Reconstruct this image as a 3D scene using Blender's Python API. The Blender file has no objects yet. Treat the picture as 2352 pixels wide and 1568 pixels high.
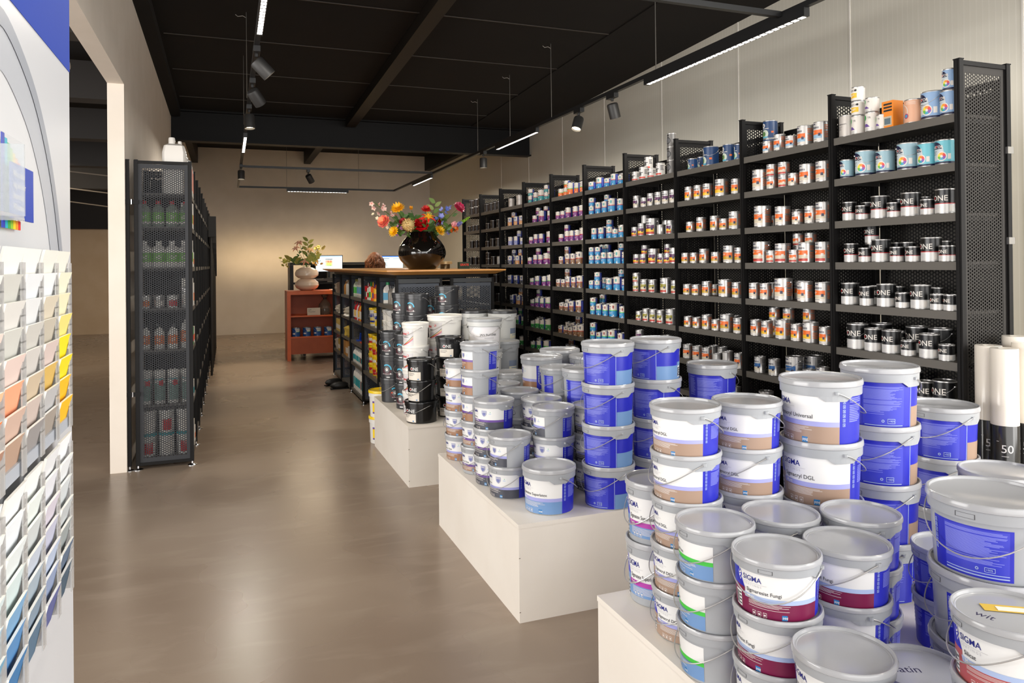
import bpy, bmesh, math, random
from mathutils import Vector, Matrix
random.seed(7)
PI = math.pi
sc = bpy.context.scene
col = sc.collection
# ------------------------------------------------------------------ camera
FPX, YAW, PITCH, ROLL, PX, PY, EYE = 1706.5, math.radians(20.938), math.radians(.2442), math.radians(-.5944), 1176., 596.5, 1.5
_F = Vector((math.sin(YAW), math.cos(YAW), 0)); _R = Vector((math.cos(YAW), -math.sin(YAW), 0)); _U = Vector((0, 0, 1))
_F2 = math.cos(PITCH)*_F + math.sin(PITCH)*_U; _U2 = -math.sin(PITCH)*_F + math.cos(PITCH)*_U
_R3 = math.cos(ROLL)*_R + math.sin(ROLL)*_U2; _U3 = -math.sin(ROLL)*_R + math.cos(ROLL)*_U2
cd = bpy.data.cameras.new('camera'); cam = bpy.data.objects.new('camera', cd); col.objects.link(cam)
cd.sensor_width = 36; cd.lens = FPX/2352*36; cd.shift_y = (PY-784)/2352; cd.clip_start = .05
cam.matrix_world = Matrix(((_R3.x, _U3.x, -_F2.x, 0), (_R3.y, _U3.y, -_F2.y, 0), (_R3.z, _U3.z, -_F2.z, EYE), (0, 0, 0, 1)))
sc.camera = cam
# ------------------------------------------------------------------ world, light, exposure
sc.view_settings.view_transform = 'Standard'; sc.view_settings.look = 'None'
sc.view_settings.exposure = 0.42; sc.view_settings.gamma = 1
w = bpy.data.worlds.new('world'); sc.world = w; w.use_nodes = True
w.node_tree.nodes['Background'].inputs[0].default_value = (1, .97, .93, 1)
w.node_tree.nodes['Background'].inputs[1].default_value = 1.3
cy = sc.cycles
cy.max_bounces = 7; cy.diffuse_bounces = 4; cy.glossy_bounces = 3; cy.transmission_bounces = 6; cy.transparent_max_bounces = 14
cy.caustics_reflective = False; cy.caustics_refractive = False; cy.sample_clamp_indirect = 6
def area(name, loc, d, sx, sy, power, color, spread=PI):
    l = bpy.data.lights.new(name, 'AREA'); l.shape = 'RECTANGLE'; l.size = sx; l.size_y = sy; l.energy = power; l.color = color; l.spread = spread
    o = bpy.data.objects.new(name, l); col.objects.link(o); o.location = loc
    o.rotation_euler = Vector(d).to_track_quat('-Z', 'Y').to_euler(); return o
area('shop_window_light', (-.3, -6.6, 2.1), (.0, 1, .0), 12.5, 4.0, 380, (1, .985, .965))
area('side_window_light', (4.45, .2, 2.3), (-1, .7, .0), 4.2, 3.0, 250, (1, .99, .97))
area('hall_window_light', (-6.6, 2.6, 1.9), (1, .05, .40), 7.5, 3.2, 540, (1, .985, .965))
area('other_room_light', (-3.2, 13, 3.3), (0, .5, -1), 2, 3, 60, (1, .86, .66))
area('back_wall_fill', (1.3, 15.9, 1.62), (0, 1, .02), 3.0, .25, 3.6, (1, .74, .42), math.radians(60))  # unseen floating light, added for the warm glow band on the back wall
def px(x, y, D):
    'a picture point at depth D along the optical axis'
    return Vector((0, 0, EYE)) + D*(_R3*(x-PX)/FPX - _U3*(y-PY)/FPX + _F2)
def pxX(x, y, X):
    d = _R3*(x-PX)/FPX - _U3*(y-PY)/FPX + _F2; return Vector((0, 0, EYE)) + d*X/d.x
def pxY(x, y, Y):
    d = _R3*(x-PX)/FPX - _U3*(y-PY)/FPX + _F2; return Vector((0, 0, EYE)) + d*Y/d.y
# ------------------------------------------------------------------ materials
def lin(c):
    return tuple(((v/255)/12.92 if v/255 <= .04045 else ((v/255+.055)/1.055)**2.4) for v in c)
_mc = {}
def M(c, r=.45, m=0., name='paint', emit=0, alpha=1, coat=0, trans=0):
    k = (c, r, m, name, emit, alpha, coat, trans)
    if k in _mc: return _mc[k]
    a = bpy.data.materials.new(name); a.use_nodes = True; b = a.node_tree.nodes['Principled BSDF']
    b.inputs['Base Color'].default_value = (*lin(c), 1); b.inputs['Roughness'].default_value = r; b.inputs['Metallic'].default_value = m
    if coat: b.inputs['Coat Weight'].default_value = coat; b.inputs['Coat Roughness'].default_value = .08
    if trans: b.inputs['Transmission Weight'].default_value = trans
    if alpha < 1: b.inputs['Alpha'].default_value = alpha
    if emit: b.inputs['Emission Color'].default_value = (*lin(c), 1); b.inputs['Emission Strength'].default_value = emit
    _mc[k] = a; return a
def nodes(a): return a.node_tree.nodes, a.node_tree.links, a.node_tree.nodes['Principled BSDF']
def mathn(N, L, op, a, b=None):
    n = N.new('ShaderNodeMath'); n.operation = op
    for i, v in enumerate((a, b)):
        if v is None: continue
        if isinstance(v, (int, float)): n.inputs[i].default_value = v
        else: L.new(v, n.inputs[i])
    return n.outputs[0]
def noise_mat(c1, c2, scale, r, name, detail=4, bump=0, stretch=(1, 1, 1), r2=None):
    a = M(c1, r, 0, name); N, L, B = nodes(a); B.inputs['Specular IOR Level'].default_value = .35 if r > .7 else .5
    t = N.new('ShaderNodeTexCoord'); mp = N.new('ShaderNodeMapping'); mp.inputs['Scale'].default_value = stretch
    n = N.new('ShaderNodeTexNoise'); n.inputs['Scale'].default_value = scale; n.inputs['Detail'].default_value = detail
    cr = N.new('ShaderNodeValToRGB'); cr.color_ramp.elements[0].position = .35; cr.color_ramp.elements[1].position = .65
    cr.color_ramp.elements[0].color = (*lin(c1), 1); cr.color_ramp.elements[1].color = (*lin(c2), 1)
    L.new(t.outputs['Object'], mp.inputs[0]); L.new(mp.outputs[0], n.inputs['Vector']); L.new(n.outputs['Fac'], cr.inputs[0]); L.new(cr.outputs[0], B.inputs['Base Color'])
    if bump:
        bp = N.new('ShaderNodeBump'); bp.inputs['Strength'].default_value = bump; bp.inputs['Distance'].default_value = .01
        L.new(n.outputs['Fac'], bp.inputs['Height']); L.new(bp.outputs[0], B.inputs['Normal'])
    if r2 is not None:
        mr = N.new('ShaderNodeMapRange'); mr.inputs[3].default_value = r; mr.inputs[4].default_value = r2; mr.inputs[1].default_value = .3; mr.inputs[2].default_value = .7
        L.new(n.outputs['Fac'], mr.inputs[0]); L.new(mr.outputs[0], B.inputs['Roughness'])
    return a
def perf_mat(c, name, a_=.0290, b_=.0168, rad=.0056, rough=.42):
    'sheet metal punched with round holes on a hexagonal raster, in the local x/z plane'
    m = M(c, rough, .0, name); N, L, B = nodes(m); out = N['Material Output']
    t = N.new('ShaderNodeTexCoord'); s = N.new('ShaderNodeSeparateXYZ'); L.new(t.outputs['Object'], s.inputs[0])
    def lat(off):
        dx = mathn(N, L, 'SUBTRACT', mathn(N, L, 'FLOORED_MODULO', mathn(N, L, 'ADD', s.outputs[0], off*a_), a_), a_/2)
        dz = mathn(N, L, 'SUBTRACT', mathn(N, L, 'FLOORED_MODULO', mathn(N, L, 'ADD', s.outputs[2], off*b_), b_), b_/2)
        return mathn(N, L, 'ADD', mathn(N, L, 'MULTIPLY', dx, dx), mathn(N, L, 'MULTIPLY', dz, dz))
    d = mathn(N, L, 'MINIMUM', lat(0), lat(.5)); hole = mathn(N, L, 'LESS_THAN', d, rad*rad)
    mx = N.new('ShaderNodeMixShader'); tr = N.new('ShaderNodeBsdfTransparent')
    L.new(hole, mx.inputs[0]); L.new(B.outputs[0], mx.inputs[1]); L.new(tr.outputs[0], mx.inputs[2]); L.new(mx.outputs[0], out.inputs[0])
    return m
# ------------------------------------------------------------------ mesh builder
class MB:
    def __init__(s): s.v = []; s.f = []; s.m = []; s.mats = []; s.nrm = None
    def mi(s, m):
        if m not in s.mats: s.mats.append(m)
        return s.mats.index(m)
    def face(s, pts, m):
        k = len(s.v); s.v += [tuple(p) for p in pts]; s.f.append(tuple(range(k, k+len(pts)))); s.m.append(s.mi(m))
    def box(s, x0, x1, y0, y1, z0, z1, m):
        k = len(s.v); s.v += [(x, y, z) for z in (z0, z1) for x, y in ((x0, y0), (x1, y0), (x1, y1), (x0, y1))]
        for f in ((0, 3, 2, 1), (4, 5, 6, 7), (0, 1, 5, 4), (1, 2, 6, 5), (2, 3, 7, 6), (3, 0, 4, 7)):
            s.f.append(tuple(k+i for i in f)); s.m.append(s.mi(m))
        return s
    def lathe(s, prof, seg, m, c=(0, 0, 0), sx=1, sy=1):
        k = len(s.v); ms = m if isinstance(m, (list, tuple)) else [m]*len(prof)
        for r, z in prof:
            for i in range(seg):
                a = 2*PI*i/seg; s.v.append((c[0]+r*sx*math.cos(a), c[1]+r*sy*math.sin(a), c[2]+z))
        for j in range(len(prof)-1):
            for i in range(seg):
                i2 = (i+1) % seg
                s.f.append((k+j*seg+i, k+j*seg+i2, k+(j+1)*seg+i2, k+(j+1)*seg+i)); s.m.append(s.mi(ms[j]))
        if prof[0][0] > 0: s.f.append(tuple(k+i for i in reversed(range(seg)))); s.m.append(s.mi(ms[0]))
        if prof[-1][0] > 0: s.f.append(tuple(k+(len(prof)-1)*seg+i for i in range(seg))); s.m.append(s.mi(ms[-1]))
        return s
    def tube(s, pts, r, m, seg=8, taper=None):
        pts = [Vector(p) for p in pts]; k = len(s.v); n = len(pts); up = Vector((0, 0, 1))
        for i, p in enumerate(pts):
            d = (pts[min(i+1, n-1)]-pts[max(i-1, 0)]).normalized()
            a = d.cross(up if abs(d.z) < .95 else Vector((1, 0, 0))).normalized(); b = d.cross(a)
            rr = r if taper is None else r*taper[i]
            for j in range(seg):
                t = 2*PI*j/seg; s.v.append(tuple(p+a*rr*math.cos(t)+b*rr*math.sin(t)))
        for i in range(n-1):
            for j in range(seg):
                j2 = (j+1) % seg; s.f.append((k+i*seg+j, k+i*seg+j2, k+(i+1)*seg+j2, k+(i+1)*seg+j)); s.m.append(s.mi(m))
        s.f.append(tuple(k+j for j in reversed(range(seg)))); s.m.append(s.mi(m))
        s.f.append(tuple(k+(n-1)*seg+j for j in range(seg))); s.m.append(s.mi(m))
        return s
    def ball(s, c, r, m, seg=10, rings=6, sx=1, sy=1, sz=1):
        pr = [(max(.0001, r*math.sin(PI*i/rings)), -r*sz*math.cos(PI*i/rings)) for i in range(rings+1)]
        return s.lathe(pr, seg, m, c, sx, sy)
    def mesh(s, name, smooth=True, ang=35):
        me = bpy.data.meshes.new(name); me.from_pydata(s.v, [], s.f)
        for m in s.mats: me.materials.append(m)
        me.polygons.foreach_set('material_index', s.m)
        if smooth:
            me.polygons.foreach_set('use_smooth', [True]*len(s.f))
            me.set_sharp_from_angle(angle=math.radians(ang))
        me.update(); return me
    def build(s, name, parent=None, smooth=True, ang=35, loc=None, rot=None):
        o = bpy.data.objects.new(name, s.mesh(name, smooth, ang)); col.objects.link(o); o.parent = parent
        if loc: o.location = loc
        if rot: o.rotation_euler = rot
        return o
def ob(name, me, parent=None, loc=(0, 0, 0), rot=(0, 0, 0), scale=None):
    o = bpy.data.objects.new(name, me); col.objects.link(o); o.parent = parent; o.location = loc; o.rotation_euler = rot
    if scale: o.scale = scale
    return o
def tag(o, label=None, cat=None, group=None, kind=None):
    for k, v in (('label', label), ('category', cat), ('group', group), ('kind', kind)):
        if v: o[k] = v
    return o
def thing(name, loc, label, cat, group=None, rz=0):
    o = bpy.data.objects.new(name, None); o.empty_display_size = .05; col.objects.link(o); o.location = loc; o.rotation_euler = (0, 0, rz)
    return tag(o, label, cat, group)
def copy_thing(o, loc, rz=0, scale=None, label=None, group=None):
    r = o.copy(); col.objects.link(r); r.location = loc; r.rotation_euler = (0, 0, rz)
    if scale: r.scale = scale
    for ch in o.children:
        c = ch.copy(); col.objects.link(c); c.parent = r
        for g in ch.children:
            d = g.copy(); col.objects.link(d); d.parent = c
    if label: r['label'] = label
    if group: r['group'] = group
    return r
ORD = ['', 'first', 'second', 'third', 'fourth', 'fifth', 'sixth', 'seventh', 'eighth', 'ninth', 'tenth', 'eleventh', 'twelfth', 'thirteenth', 'fourteenth']
# ------------------------------------------------------------------ printed labels, wrapped round a (conical) wall
_tc = {}
def text_tris(s, bold=0.):
    k = (s, bold)
    if k not in _tc:
        cu = bpy.data.curves.new('t', 'FONT'); cu.body = s; cu.resolution_u = 3; cu.offset = bold; o = bpy.data.objects.new('t', cu); col.objects.link(o)
        dg = bpy.context.evaluated_depsgraph_get(); ev = o.evaluated_get(dg); me = ev.to_mesh(); me.calc_loop_triangles()
        tr = [[(me.vertices[i].co.x, me.vertices[i].co.y) for i in t.vertices] for t in me.loop_triangles]; ev.to_mesh_clear()
        bpy.data.objects.remove(o); bpy.data.curves.remove(cu); w_ = max([p[0] for t in tr for p in t] or [0])
        _tc[k] = (tr, w_)
    return _tc[k]
def clip(poly, a, keep_gt):
    out = []; n = len(poly)
    for i in range(n):
        p, q = poly[i], poly[(i+1) % n]; ip = (p[0] >= a) if keep_gt else (p[0] <= a); iq = (q[0] >= a) if keep_gt else (q[0] <= a)
        if ip: out.append(p)
        if ip != iq:
            t = (a-p[0])/(q[0]-p[0]); out.append((a, p[1]+t*(q[1]-p[1])))
    return out
class Decal:
    def __init__(s, rad, step=8): s.rad = rad; s.step = step; s.b = MB(); s.n = []
    def poly(s, pts, m, lay=0):
        if sum(pts[i][0]*pts[(i+1) % len(pts)][1]-pts[(i+1) % len(pts)][0]*pts[i][1] for i in range(len(pts))) < 0: pts = pts[::-1]
        a0 = min(p[0] for p in pts); a1 = max(p[0] for p in pts); k0 = math.floor(a0/s.step); k1 = math.ceil(a1/s.step)
        ks = [(None, None)] if a1-a0 <= s.step else [(k*s.step, (k+1)*s.step) for k in range(k0, k1)]
        for lo, hi in ks:
            q = pts
            if lo is not None: q = clip(clip(q, lo, True), hi, False)
            if len(q) < 3: continue
            V = []
            for a, z in q:
                t = math.radians(a); r = s.rad(z)+.0004+.0003*lay
                V.append((r*math.sin(t), -r*math.cos(t), z)); s.n.append((math.sin(t), -math.cos(t), 0))
            s.b.face(V, m)
        return s
    def rect(s, a0, a1, z0, z1, m, lay=0): return s.poly([(a0, z0), (a1, z0), (a1, z1), (a0, z1)], m, lay)
    def text(s, t, a, z, size, m, lay=3, bold=0., align='l', vert=False):
        tr, w_ = text_tris(t, bold); k = math.degrees(1/s.rad(z))
        off = 0 if align == 'l' else (-w_/2*size if align == 'c' else -w_*size)
        for q in tr:
            if vert: s.poly([(a-p[1]*size*k, z+p[0]*size+off) for p in q], m, lay)
            else: s.poly([(a+(p[0]*size+off)*k, z+p[1]*size) for p in q], m, lay)
        return s
    def lines(s, a0, a1, z0, z1, n, m, lay=2, seed=1, fill=.5):
        R = random.Random(seed)
        for i in range(n):
            z = z1-(i+.5)*(z1-z0)/n; th = (z1-z0)/n*fill/2
            if R.random() < .1: continue
            s.rect(a0, a0+(a1-a0)*R.uniform(.65, 1), z-th, z+th, m, lay)
        return s
    def disc(s, a, z, r, m, lay=2, n=18, r0=0, t0=0, t1=360):
        k = math.degrees(1/s.rad(z)); st = (t1-t0)/n
        for i in range(n):
            t, u = math.radians(t0+i*st), math.radians(t0+(i+1)*st)
            P = [(a+r*k*math.cos(t), z+r*math.sin(t)), (a+r*k*math.cos(u), z+r*math.sin(u))]
            P += [(a+r0*k*math.cos(u), z+r0*math.sin(u)), (a+r0*k*math.cos(t), z+r0*math.sin(t))] if r0 else [(a, z)]
            s.poly(P, m, lay)
        return s
    def mesh(s, name):
        me = s.b.mesh(name, smooth=True, ang=180)
        me.normals_split_custom_set_from_vertices(s.n); return me
# ------------------------------------------------------------------ shell of the shop
PLASTER = noise_mat((222, 212, 199), (228, 218, 206), 3, .85, 'plaster')
def floor_material():
    a = noise_mat((136, 119, 104), (154, 137, 121), .8, .22, 'polished_concrete', detail=3, r2=.34); N, L, B = nodes(a)
    ramp = [n for n in N if n.type == 'VALTORGB'][0]; n2 = N.new('ShaderNodeTexNoise'); n2.inputs['Scale'].default_value = 5; n2.inputs['Detail'].default_value = 7; n2.inputs['Distortion'].default_value = .5
    t = [n for n in N if n.type == 'TEX_COORD'][0]; mp = N.new('ShaderNodeMapping'); mp.inputs['Scale'].default_value = (.5, 1.6, 1); mp.inputs['Rotation'].default_value = (0, 0, .3)
    L.new(t.outputs['Object'], mp.inputs[0]); L.new(mp.outputs[0], n2.inputs['Vector'])
    r2 = N.new('ShaderNodeValToRGB'); r2.color_ramp.elements[0].position = .52; r2.color_ramp.elements[1].position = .85
    r2.color_ramp.elements[0].color = (0, 0, 0, 1); r2.color_ramp.elements[1].color = (.30, .30, .30, 1); L.new(n2.outputs['Fac'], r2.inputs[0])
    mx = N.new('ShaderNodeMixRGB'); L.new(r2.outputs[0], mx.inputs[0]); L.new(ramp.outputs[0], mx.inputs[1]); mx.inputs[2].default_value = (*lin((186, 172, 156)), 1)
    L.new(mx.outputs[0], B.inputs['Base Color']); B.inputs['Specular IOR Level'].default_value = .6
    return a
def ribbed_material():
    a = M((222, 217, 204), .5, 0, 'ribbed_wall_panel'); N, L, B = nodes(a)
    t = N.new('ShaderNodeTexCoord'); s = N.new('ShaderNodeSeparateXYZ'); L.new(t.outputs['Object'], s.inputs[0])
    y = mathn(N, L, 'FLOORED_MODULO', s.outputs[1], .043); r = mathn(N, L, 'LESS_THAN', y, .007)
    nz = N.new('ShaderNodeTexNoise'); nz.inputs['Scale'].default_value = 22; cx = N.new('ShaderNodeCombineXYZ'); L.new(s.outputs[1], cx.inputs[0]); L.new(cx.outputs[0], nz.inputs['Vector'])
    k = mathn(N, L, 'MULTIPLY', r, nz.outputs['Fac']); bp = N.new('ShaderNodeBump'); bp.inputs['Strength'].default_value = .35; bp.inputs['Distance'].default_value = .004
    L.new(k, bp.inputs['Height']); L.new(bp.outputs[0], B.inputs['Normal'])
    mx = N.new('ShaderNodeMixRGB'); mx.inputs[1].default_value = (*lin((220, 216, 203)), 1); mx.inputs[2].default_value = (*lin((232, 228, 217)), 1)
    L.new(k, mx.inputs[0]); L.new(mx.outputs[0], B.inputs['Base Color']); return a
FLOORM = floor_material(); RIB = ribbed_material(); BLACKC = noise_mat((15, 11, 9), (19, 14, 11), 2, .95, 'black_ceiling_paint')
STEELB = M((19, 18, 18), .85, 0, 'black_steel_paint'); STEELL = M((40, 36, 32), .8, 0, 'dark_beam_paint')
def struct(name, b, smooth=False): return tag(b.build(name, smooth=smooth), kind='structure')
def ceil_z(y): return 3.93-.028*y
struct('floor', MB().box(-8, 6.2, -7, 20, -.1, 0, FLOORM))
XR, YB = 4.53, 17.3
b = MB()
for y0, y1 in ((-4, 11.0),):
    b.face([(-.81, y0, ceil_z(y0)), (-.81, y1, ceil_z(y1)), (XR, y1, ceil_z(y1)), (XR, y0, ceil_z(y0))], BLACKC)
    b.face([(-.81, y0, ceil_z(y0)+.1), (-.81, y1, ceil_z(y1)+.1), (XR, y1, ceil_z(y1)+.1), (XR, y0, ceil_z(y0)+.1)], BLACKC)
b.box(-.81, XR, 11.0, 17.4, 4.06, 4.16, BLACKC); b.box(-7, -.81, -4, 20, 3.7, 3.8, BLACKC)
struct('ceiling', b)
struct('wall_right', MB().box(XR, XR+.1, -3.2, YB+.1, 0, 4.2, RIB))
struct('wall_back', MB().box(-.7, XR, YB, YB+.1, 0, 4.1, PLASTER))
b = MB().box(-.81, -.70, 6.09, YB, 0, 4.1, PLASTER).box(-.81, -.70, -4, 6.09, 2.84, 4.1, PLASTER)
struct('wall_left', b)
struct('wall_other_room', MB().box(-7, -.81, 18.9, 19, 0, 3.7, noise_mat((190, 165, 135), (196, 172, 143), 3, .9, 'warm_plaster')))
struct('wall_far_left', MB().box(-7.1, -7, -4, 19, 0, 3.8, PLASTER))
n = 1
for yy in (12.32, 11.04, 9.75, 8.47, 7.12, 5.79, 4.44, 3.1, 1.8, .5):   # joints between the wall panels
    struct('trim_%d' % n, MB().box(XR-.004, XR, yy-.006, yy+.006, 0, 3.9, M((238, 234, 226), .4, 0, 'panel_joint'))); n += 1
for yy in (2.8, 4.03, 5.26, 6.49, 7.73, 8.95, 10.2):                    # seams across the roof sheets
    z = ceil_z(yy); struct('trim_%d' % n, MB().box(-.55, XR-1.0, yy-.006, yy+.006, z-.008, z-.0005, M((52, 44, 37), .6, 0, 'seam'))); n += 1
# beams
b = MB()
b.box(-.70, XR, 11.0, 11.04, 3.21, 3.60, STEELB).box(-.70, XR, 10.93, 11.11, 3.60, 3.62, STEELB).box(-.70, XR, 10.93, 11.11, 3.20, 3.22, STEELB).box(-.70, XR, 10.93, 11.11, 3.62, 4.06, BLACKC)
struct('trim_%d' % n, b); n += 1
def sloped(x0, x1, y0, y1, dz0, dz1, m):
    b = MB(); V = [(x, y, ceil_z(y)+dz) for dz in (dz0, dz1) for x, y in ((x0, y0), (x1, y0), (x1, y1), (x0, y1))]
    for f in ((0, 3, 2, 1), (4, 5, 6, 7), (0, 1, 5, 4), (1, 2, 6, 5), (2, 3, 7, 6), (3, 0, 4, 7)): b.face([V[i] for i in f], m)
    return b
struct('trim_%d' % n, sloped(1.62, 1.76, -4, 10.93, -.12, -.002, STEELL)); n += 1
struct('trim_%d' % n, sloped(-.70, -.58, -4, 10.93, -.10, -.002, BLACKC)); n += 1
struct('trim_%d' % n, sloped(XR-1.0, XR, -4, 10.93, -.012, -.002, BLACKC)); n += 1
struct('trim_%d' % n, MB().box(1.62, 1.76, 11.11, YB, 3.78, 4.06, STEELB)); n += 1
struct('trim_%d' % n, MB().box(XR-.12, XR, 11.11, YB, 3.72, 4.06, STEELB)); n += 1
struct('trim_%d' % n, MB().box(-.70, -.58, 11.11, YB, 3.72, 4.06, STEELB)); n += 1
# dark roof trusses and pipes of the other hall
for k, (yy, zz) in enumerate(((6.5, 3.3), (8.5, 3.2), (10.5, 3.1), (12.5, 3.0), (15, 2.9))):
    struct('trim_%d' % n, MB().box(-6.9, -.82, yy, yy+.25, zz, zz+.38, M((30, 25, 22), .7, 0, 'dark_truss'))); n += 1
tag(MB().box(-6.9, -.83, 18.55, 18.88, 2.35, 3.65, M((26, 22, 20), .8, 0, 'dark_bulkhead')).build('bulkhead', smooth=False), kind='structure').name = 'trim_%d' % n; n += 1
bb = MB()
bb.tube([(-2.4, 7.0, 3.16), (-1.2, 7.0, 3.16)], .03, M((150, 140, 125), .5)).box(-2.15, -1.95, 6.95, 7.05, 3.1, 3.3, M((120, 110, 100), .5))
tag(bb.build('ceiling_pipe'), 'grey pipe with bracket under the dark roof of the neighbouring hall', 'pipe')
for i, wh in enumerate(('nearest', 'middle', 'farthest')):
    tag(MB().tube([(-4.0, 12+i*1.5, 3.05-.1*i), (-1.0, 12+i*1.5, 2.75-.15*i)], .010, M((120, 110, 98), .5)).build('brace_rod'), 'pale slanting rod under the neighbouring hall roof, %s of three' % wh, 'rod')
# ------------------------------------------------------------------ podiums
PH = .41
PODM = noise_mat((226, 219, 209), (232, 226, 217), 2.5, .45, 'podium_laminate')
for (y0, y1, lb) in ((.93, 2.18, 'large off-white box podium nearest the camera, piled with grey pails'), (2.885, 4.15, 'off-white box podium in the middle with chipped front corner'), (4.91, 6.155, 'off-white box podium farthest back carrying black and white pails')):
    x1 = 2.62 if y0 < 2 else 2.45
    o = thing('display_podium', (1.12, y0, 0), lb, 'podium', 'white display podiums')
    b = MB().box(.003, x1-1.12, .003, y1-y0, .0, PH-.018, PODM); b.build('base', o, smooth=False)
    b = MB().box(0, x1-1.12, 0, y1-y0, PH-.0175, PH, PODM); b.build('top_panel', o, smooth=False)
    if y0 > 1:
        R = random.Random(int(y0*10))
        for i in (0, 3):
            z = .04+.07*i+R.uniform(0, .03); h = R.uniform(.002, .006); MB().box(.0025, .0085, .0018, .0035, z, z+h, M((110, 95, 80), .8, 0, 'chip')).build('chipped_spot', o, smooth=False)
# ------------------------------------------------------------------ pails
GREY = (160, 163, 167); GREYM = M(GREY, .3, 0, 'grey_plastic'); LIDM = M((166, 167, 170), .16, 0, 'grey_lid_plastic'); WHITEM = M((226, 224, 219), .32, 0, 'white_plastic')
DKM = M((52, 53, 56), .28, 0, 'dark_grey_plastic'); BLKM = M((18, 18, 19), .22, 0, 'black_plastic'); WIRE = M((176, 174, 172), .3, .45, 'bail_wire'); LGM = M((204, 206, 206), .32, 0, 'pale_grey_plastic')
YELM = M((240, 205, 30), .35, 0, 'yellow_plastic')
WH = M((226, 226, 225), .35, 0, 'label_white'); BLUE = M((38, 42, 176), .33, 0, 'label_blue'); NAVY = M((20, 28, 120), .33, 0, 'print_blue'); PRT = M((60, 58, 62), .5, 0, 'print_grey')
LAV = M((158, 160, 214), .35, 0, 'label_lavender'); LINEB = M((124, 130, 216), .4, 0, 'fine_print_on_blue'); LGREY = M((186, 186, 190), .5, 0, 'thin_grey_print')
PPG = M((40, 120, 180), .35, 0, 'badge_blue'); LBL = M((108, 144, 190), .35, 0, 'label_light_blue'); TAN = M((160, 134, 116), .35, 0, 'label_tan'); BRN = M((152, 112, 84), .35, 0, 'label_brown')
PLUM = M((116, 22, 66), .35, 0, 'label_plum'); DGR = M((66, 68, 78), .35, 0, 'label_slate'); PUR = M((104, 72, 150), .35, 0, 'label_purple'); MAG = M((172, 60, 160), .35, 0, 'label_magenta')
GRN = M((70, 190, 70), .35, 0, 'label_green'); PBL = M((168, 186, 222), .35, 0, 'label_pale_blue'); RUST = M((176, 86, 88), .35, 0, 'label_rust'); WLINE = M((216, 210, 206), .4, 0, 'fine_print_white')
BLK = M((16, 16, 17), .3, 0, 'print_black'); RED = M((200, 30, 38), .35, 0, 'print_red'); SHM = M((112, 118, 170), .4, 0, 'shield_blue'); CREAM = M((222, 214, 202), .4, 0, 'label_cream')
#  kind: lid radius, total height, stack pitch (the next pail sinks into the lid rim)
KIND = {'s': (.105, .138, .131), 'l': (.121, .189, .182), 'k': (.100, .176, .169), 'w': (.134, .182, .175), 'j': (.133, .232, .225), 'o': (.138, .181, .174), 't': (.120, .240, .233), 'p': (.122, .15, .143), 'y': (.115, .225, .217)}
_pm = {}
def wall_rad(R, H): return lambda z: R*(.872+.062*z/H)
def pail_meshes(kind, body, lid, style):
    key = (kind, body.name, lid.name, style)
    if key in _pm: return _pm[key]
    R, H, P = KIND[kind]; rad = wall_rad(R, H); seg = 48
    b = MB(); b.lathe([(rad(0)-.003, 0), (rad(0), .003), (rad(H*.76), H*.76), (R*.968, H*.77), (R*.975, H*.925), (R*.95, H*.93)], seg, body)
    for s in (-1, 1):    # bail lugs under the collar
        b.lathe([(.0065, -.004), (.0065, .004)], 8, body, (s*R*.978, 0, H*.83))
        dd = Decal(lambda z: R*.9675, 8); dd.poly([(s*90-26, H*.772), (s*90-15, H*.695), (s*90+15, H*.695), (s*90+26, H*.772)], body, 0)
        for f in dd.b.f: b.face([dd.b.v[q] for q in f], body)
        for q in range(-15, 15, 5): P_ = [(R*r_*math.sin(math.radians(s*90+a_)), -R*r_*math.cos(math.radians(s*90+a_)), H*.695) for a_, r_ in ((q, .9675), (q+5, .9675), (q+5, .90), (q, .90))]; b.face(P_, body)
    mb = b.mesh('pail_body', ang=30)
    l = MB(); l.lathe([(R*.985, H*.905), (R*1.0, H*.915), (R*1.0, H*.955), (R*.985, H-.0015), (R*.965, H), (R*.935, H-.001), (R*.925, P), (R*.90, P), (R*.885, P-.001), (.0001, P-.001)], seg, lid)
    ml = l.mesh('pail_lid', ang=30)
    h = MB(); pts = []; za = H*.83; L = R*.66
    for i in range(25):
        t = PI*i/24; pts.append((R*1.0*math.cos(t), -R*1.045*math.sin(t), za-L*(math.sin(t)**1.3 if 0 < i < 24 else 0)))
    h.tube(pts, .0016, WIRE, 6); mh = h.mesh('pail_handle')
    n_ = Decal(lambda z: R*.972, 8)
    n_.rect(-9, 9, H*.86, H*.864, PRT, 0).rect(-9, 9, H*.80, H*.803, PRT, 0).rect(-9.3, -8.6, H*.80, H*.864, PRT, 0).rect(8.6, 9.3, H*.80, H*.864, PRT, 0)
    mt = n_.mesh('tear_tab')
    d = Decal(rad); LABELS[style](d, R, H) if style in LABELS else None
    md = d.mesh('pail_label') if d.b.f else None
    if hasattr(d, 'extra'): _pm[('x',)+key] = d.extra.mesh('text_panel')
    _pm[key] = (mb, ml, mh, mt, md); return _pm[key]
def icons(d, a, z0, z1, n, m, R):
    st = (z1-z0)/n
    for i in range(n):
        z = z0+i*st; k = math.degrees(st*.7/R)
        d.rect(a, a+k, z, z+st*.72, m, 3).rect(a+k*.15, a+k*.85, z+st*.1, z+st*.62, BLUE, 4).rect(a+k*.35, a+k*.65, z+st*.2, z+st*.5, m, 5)
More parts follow.
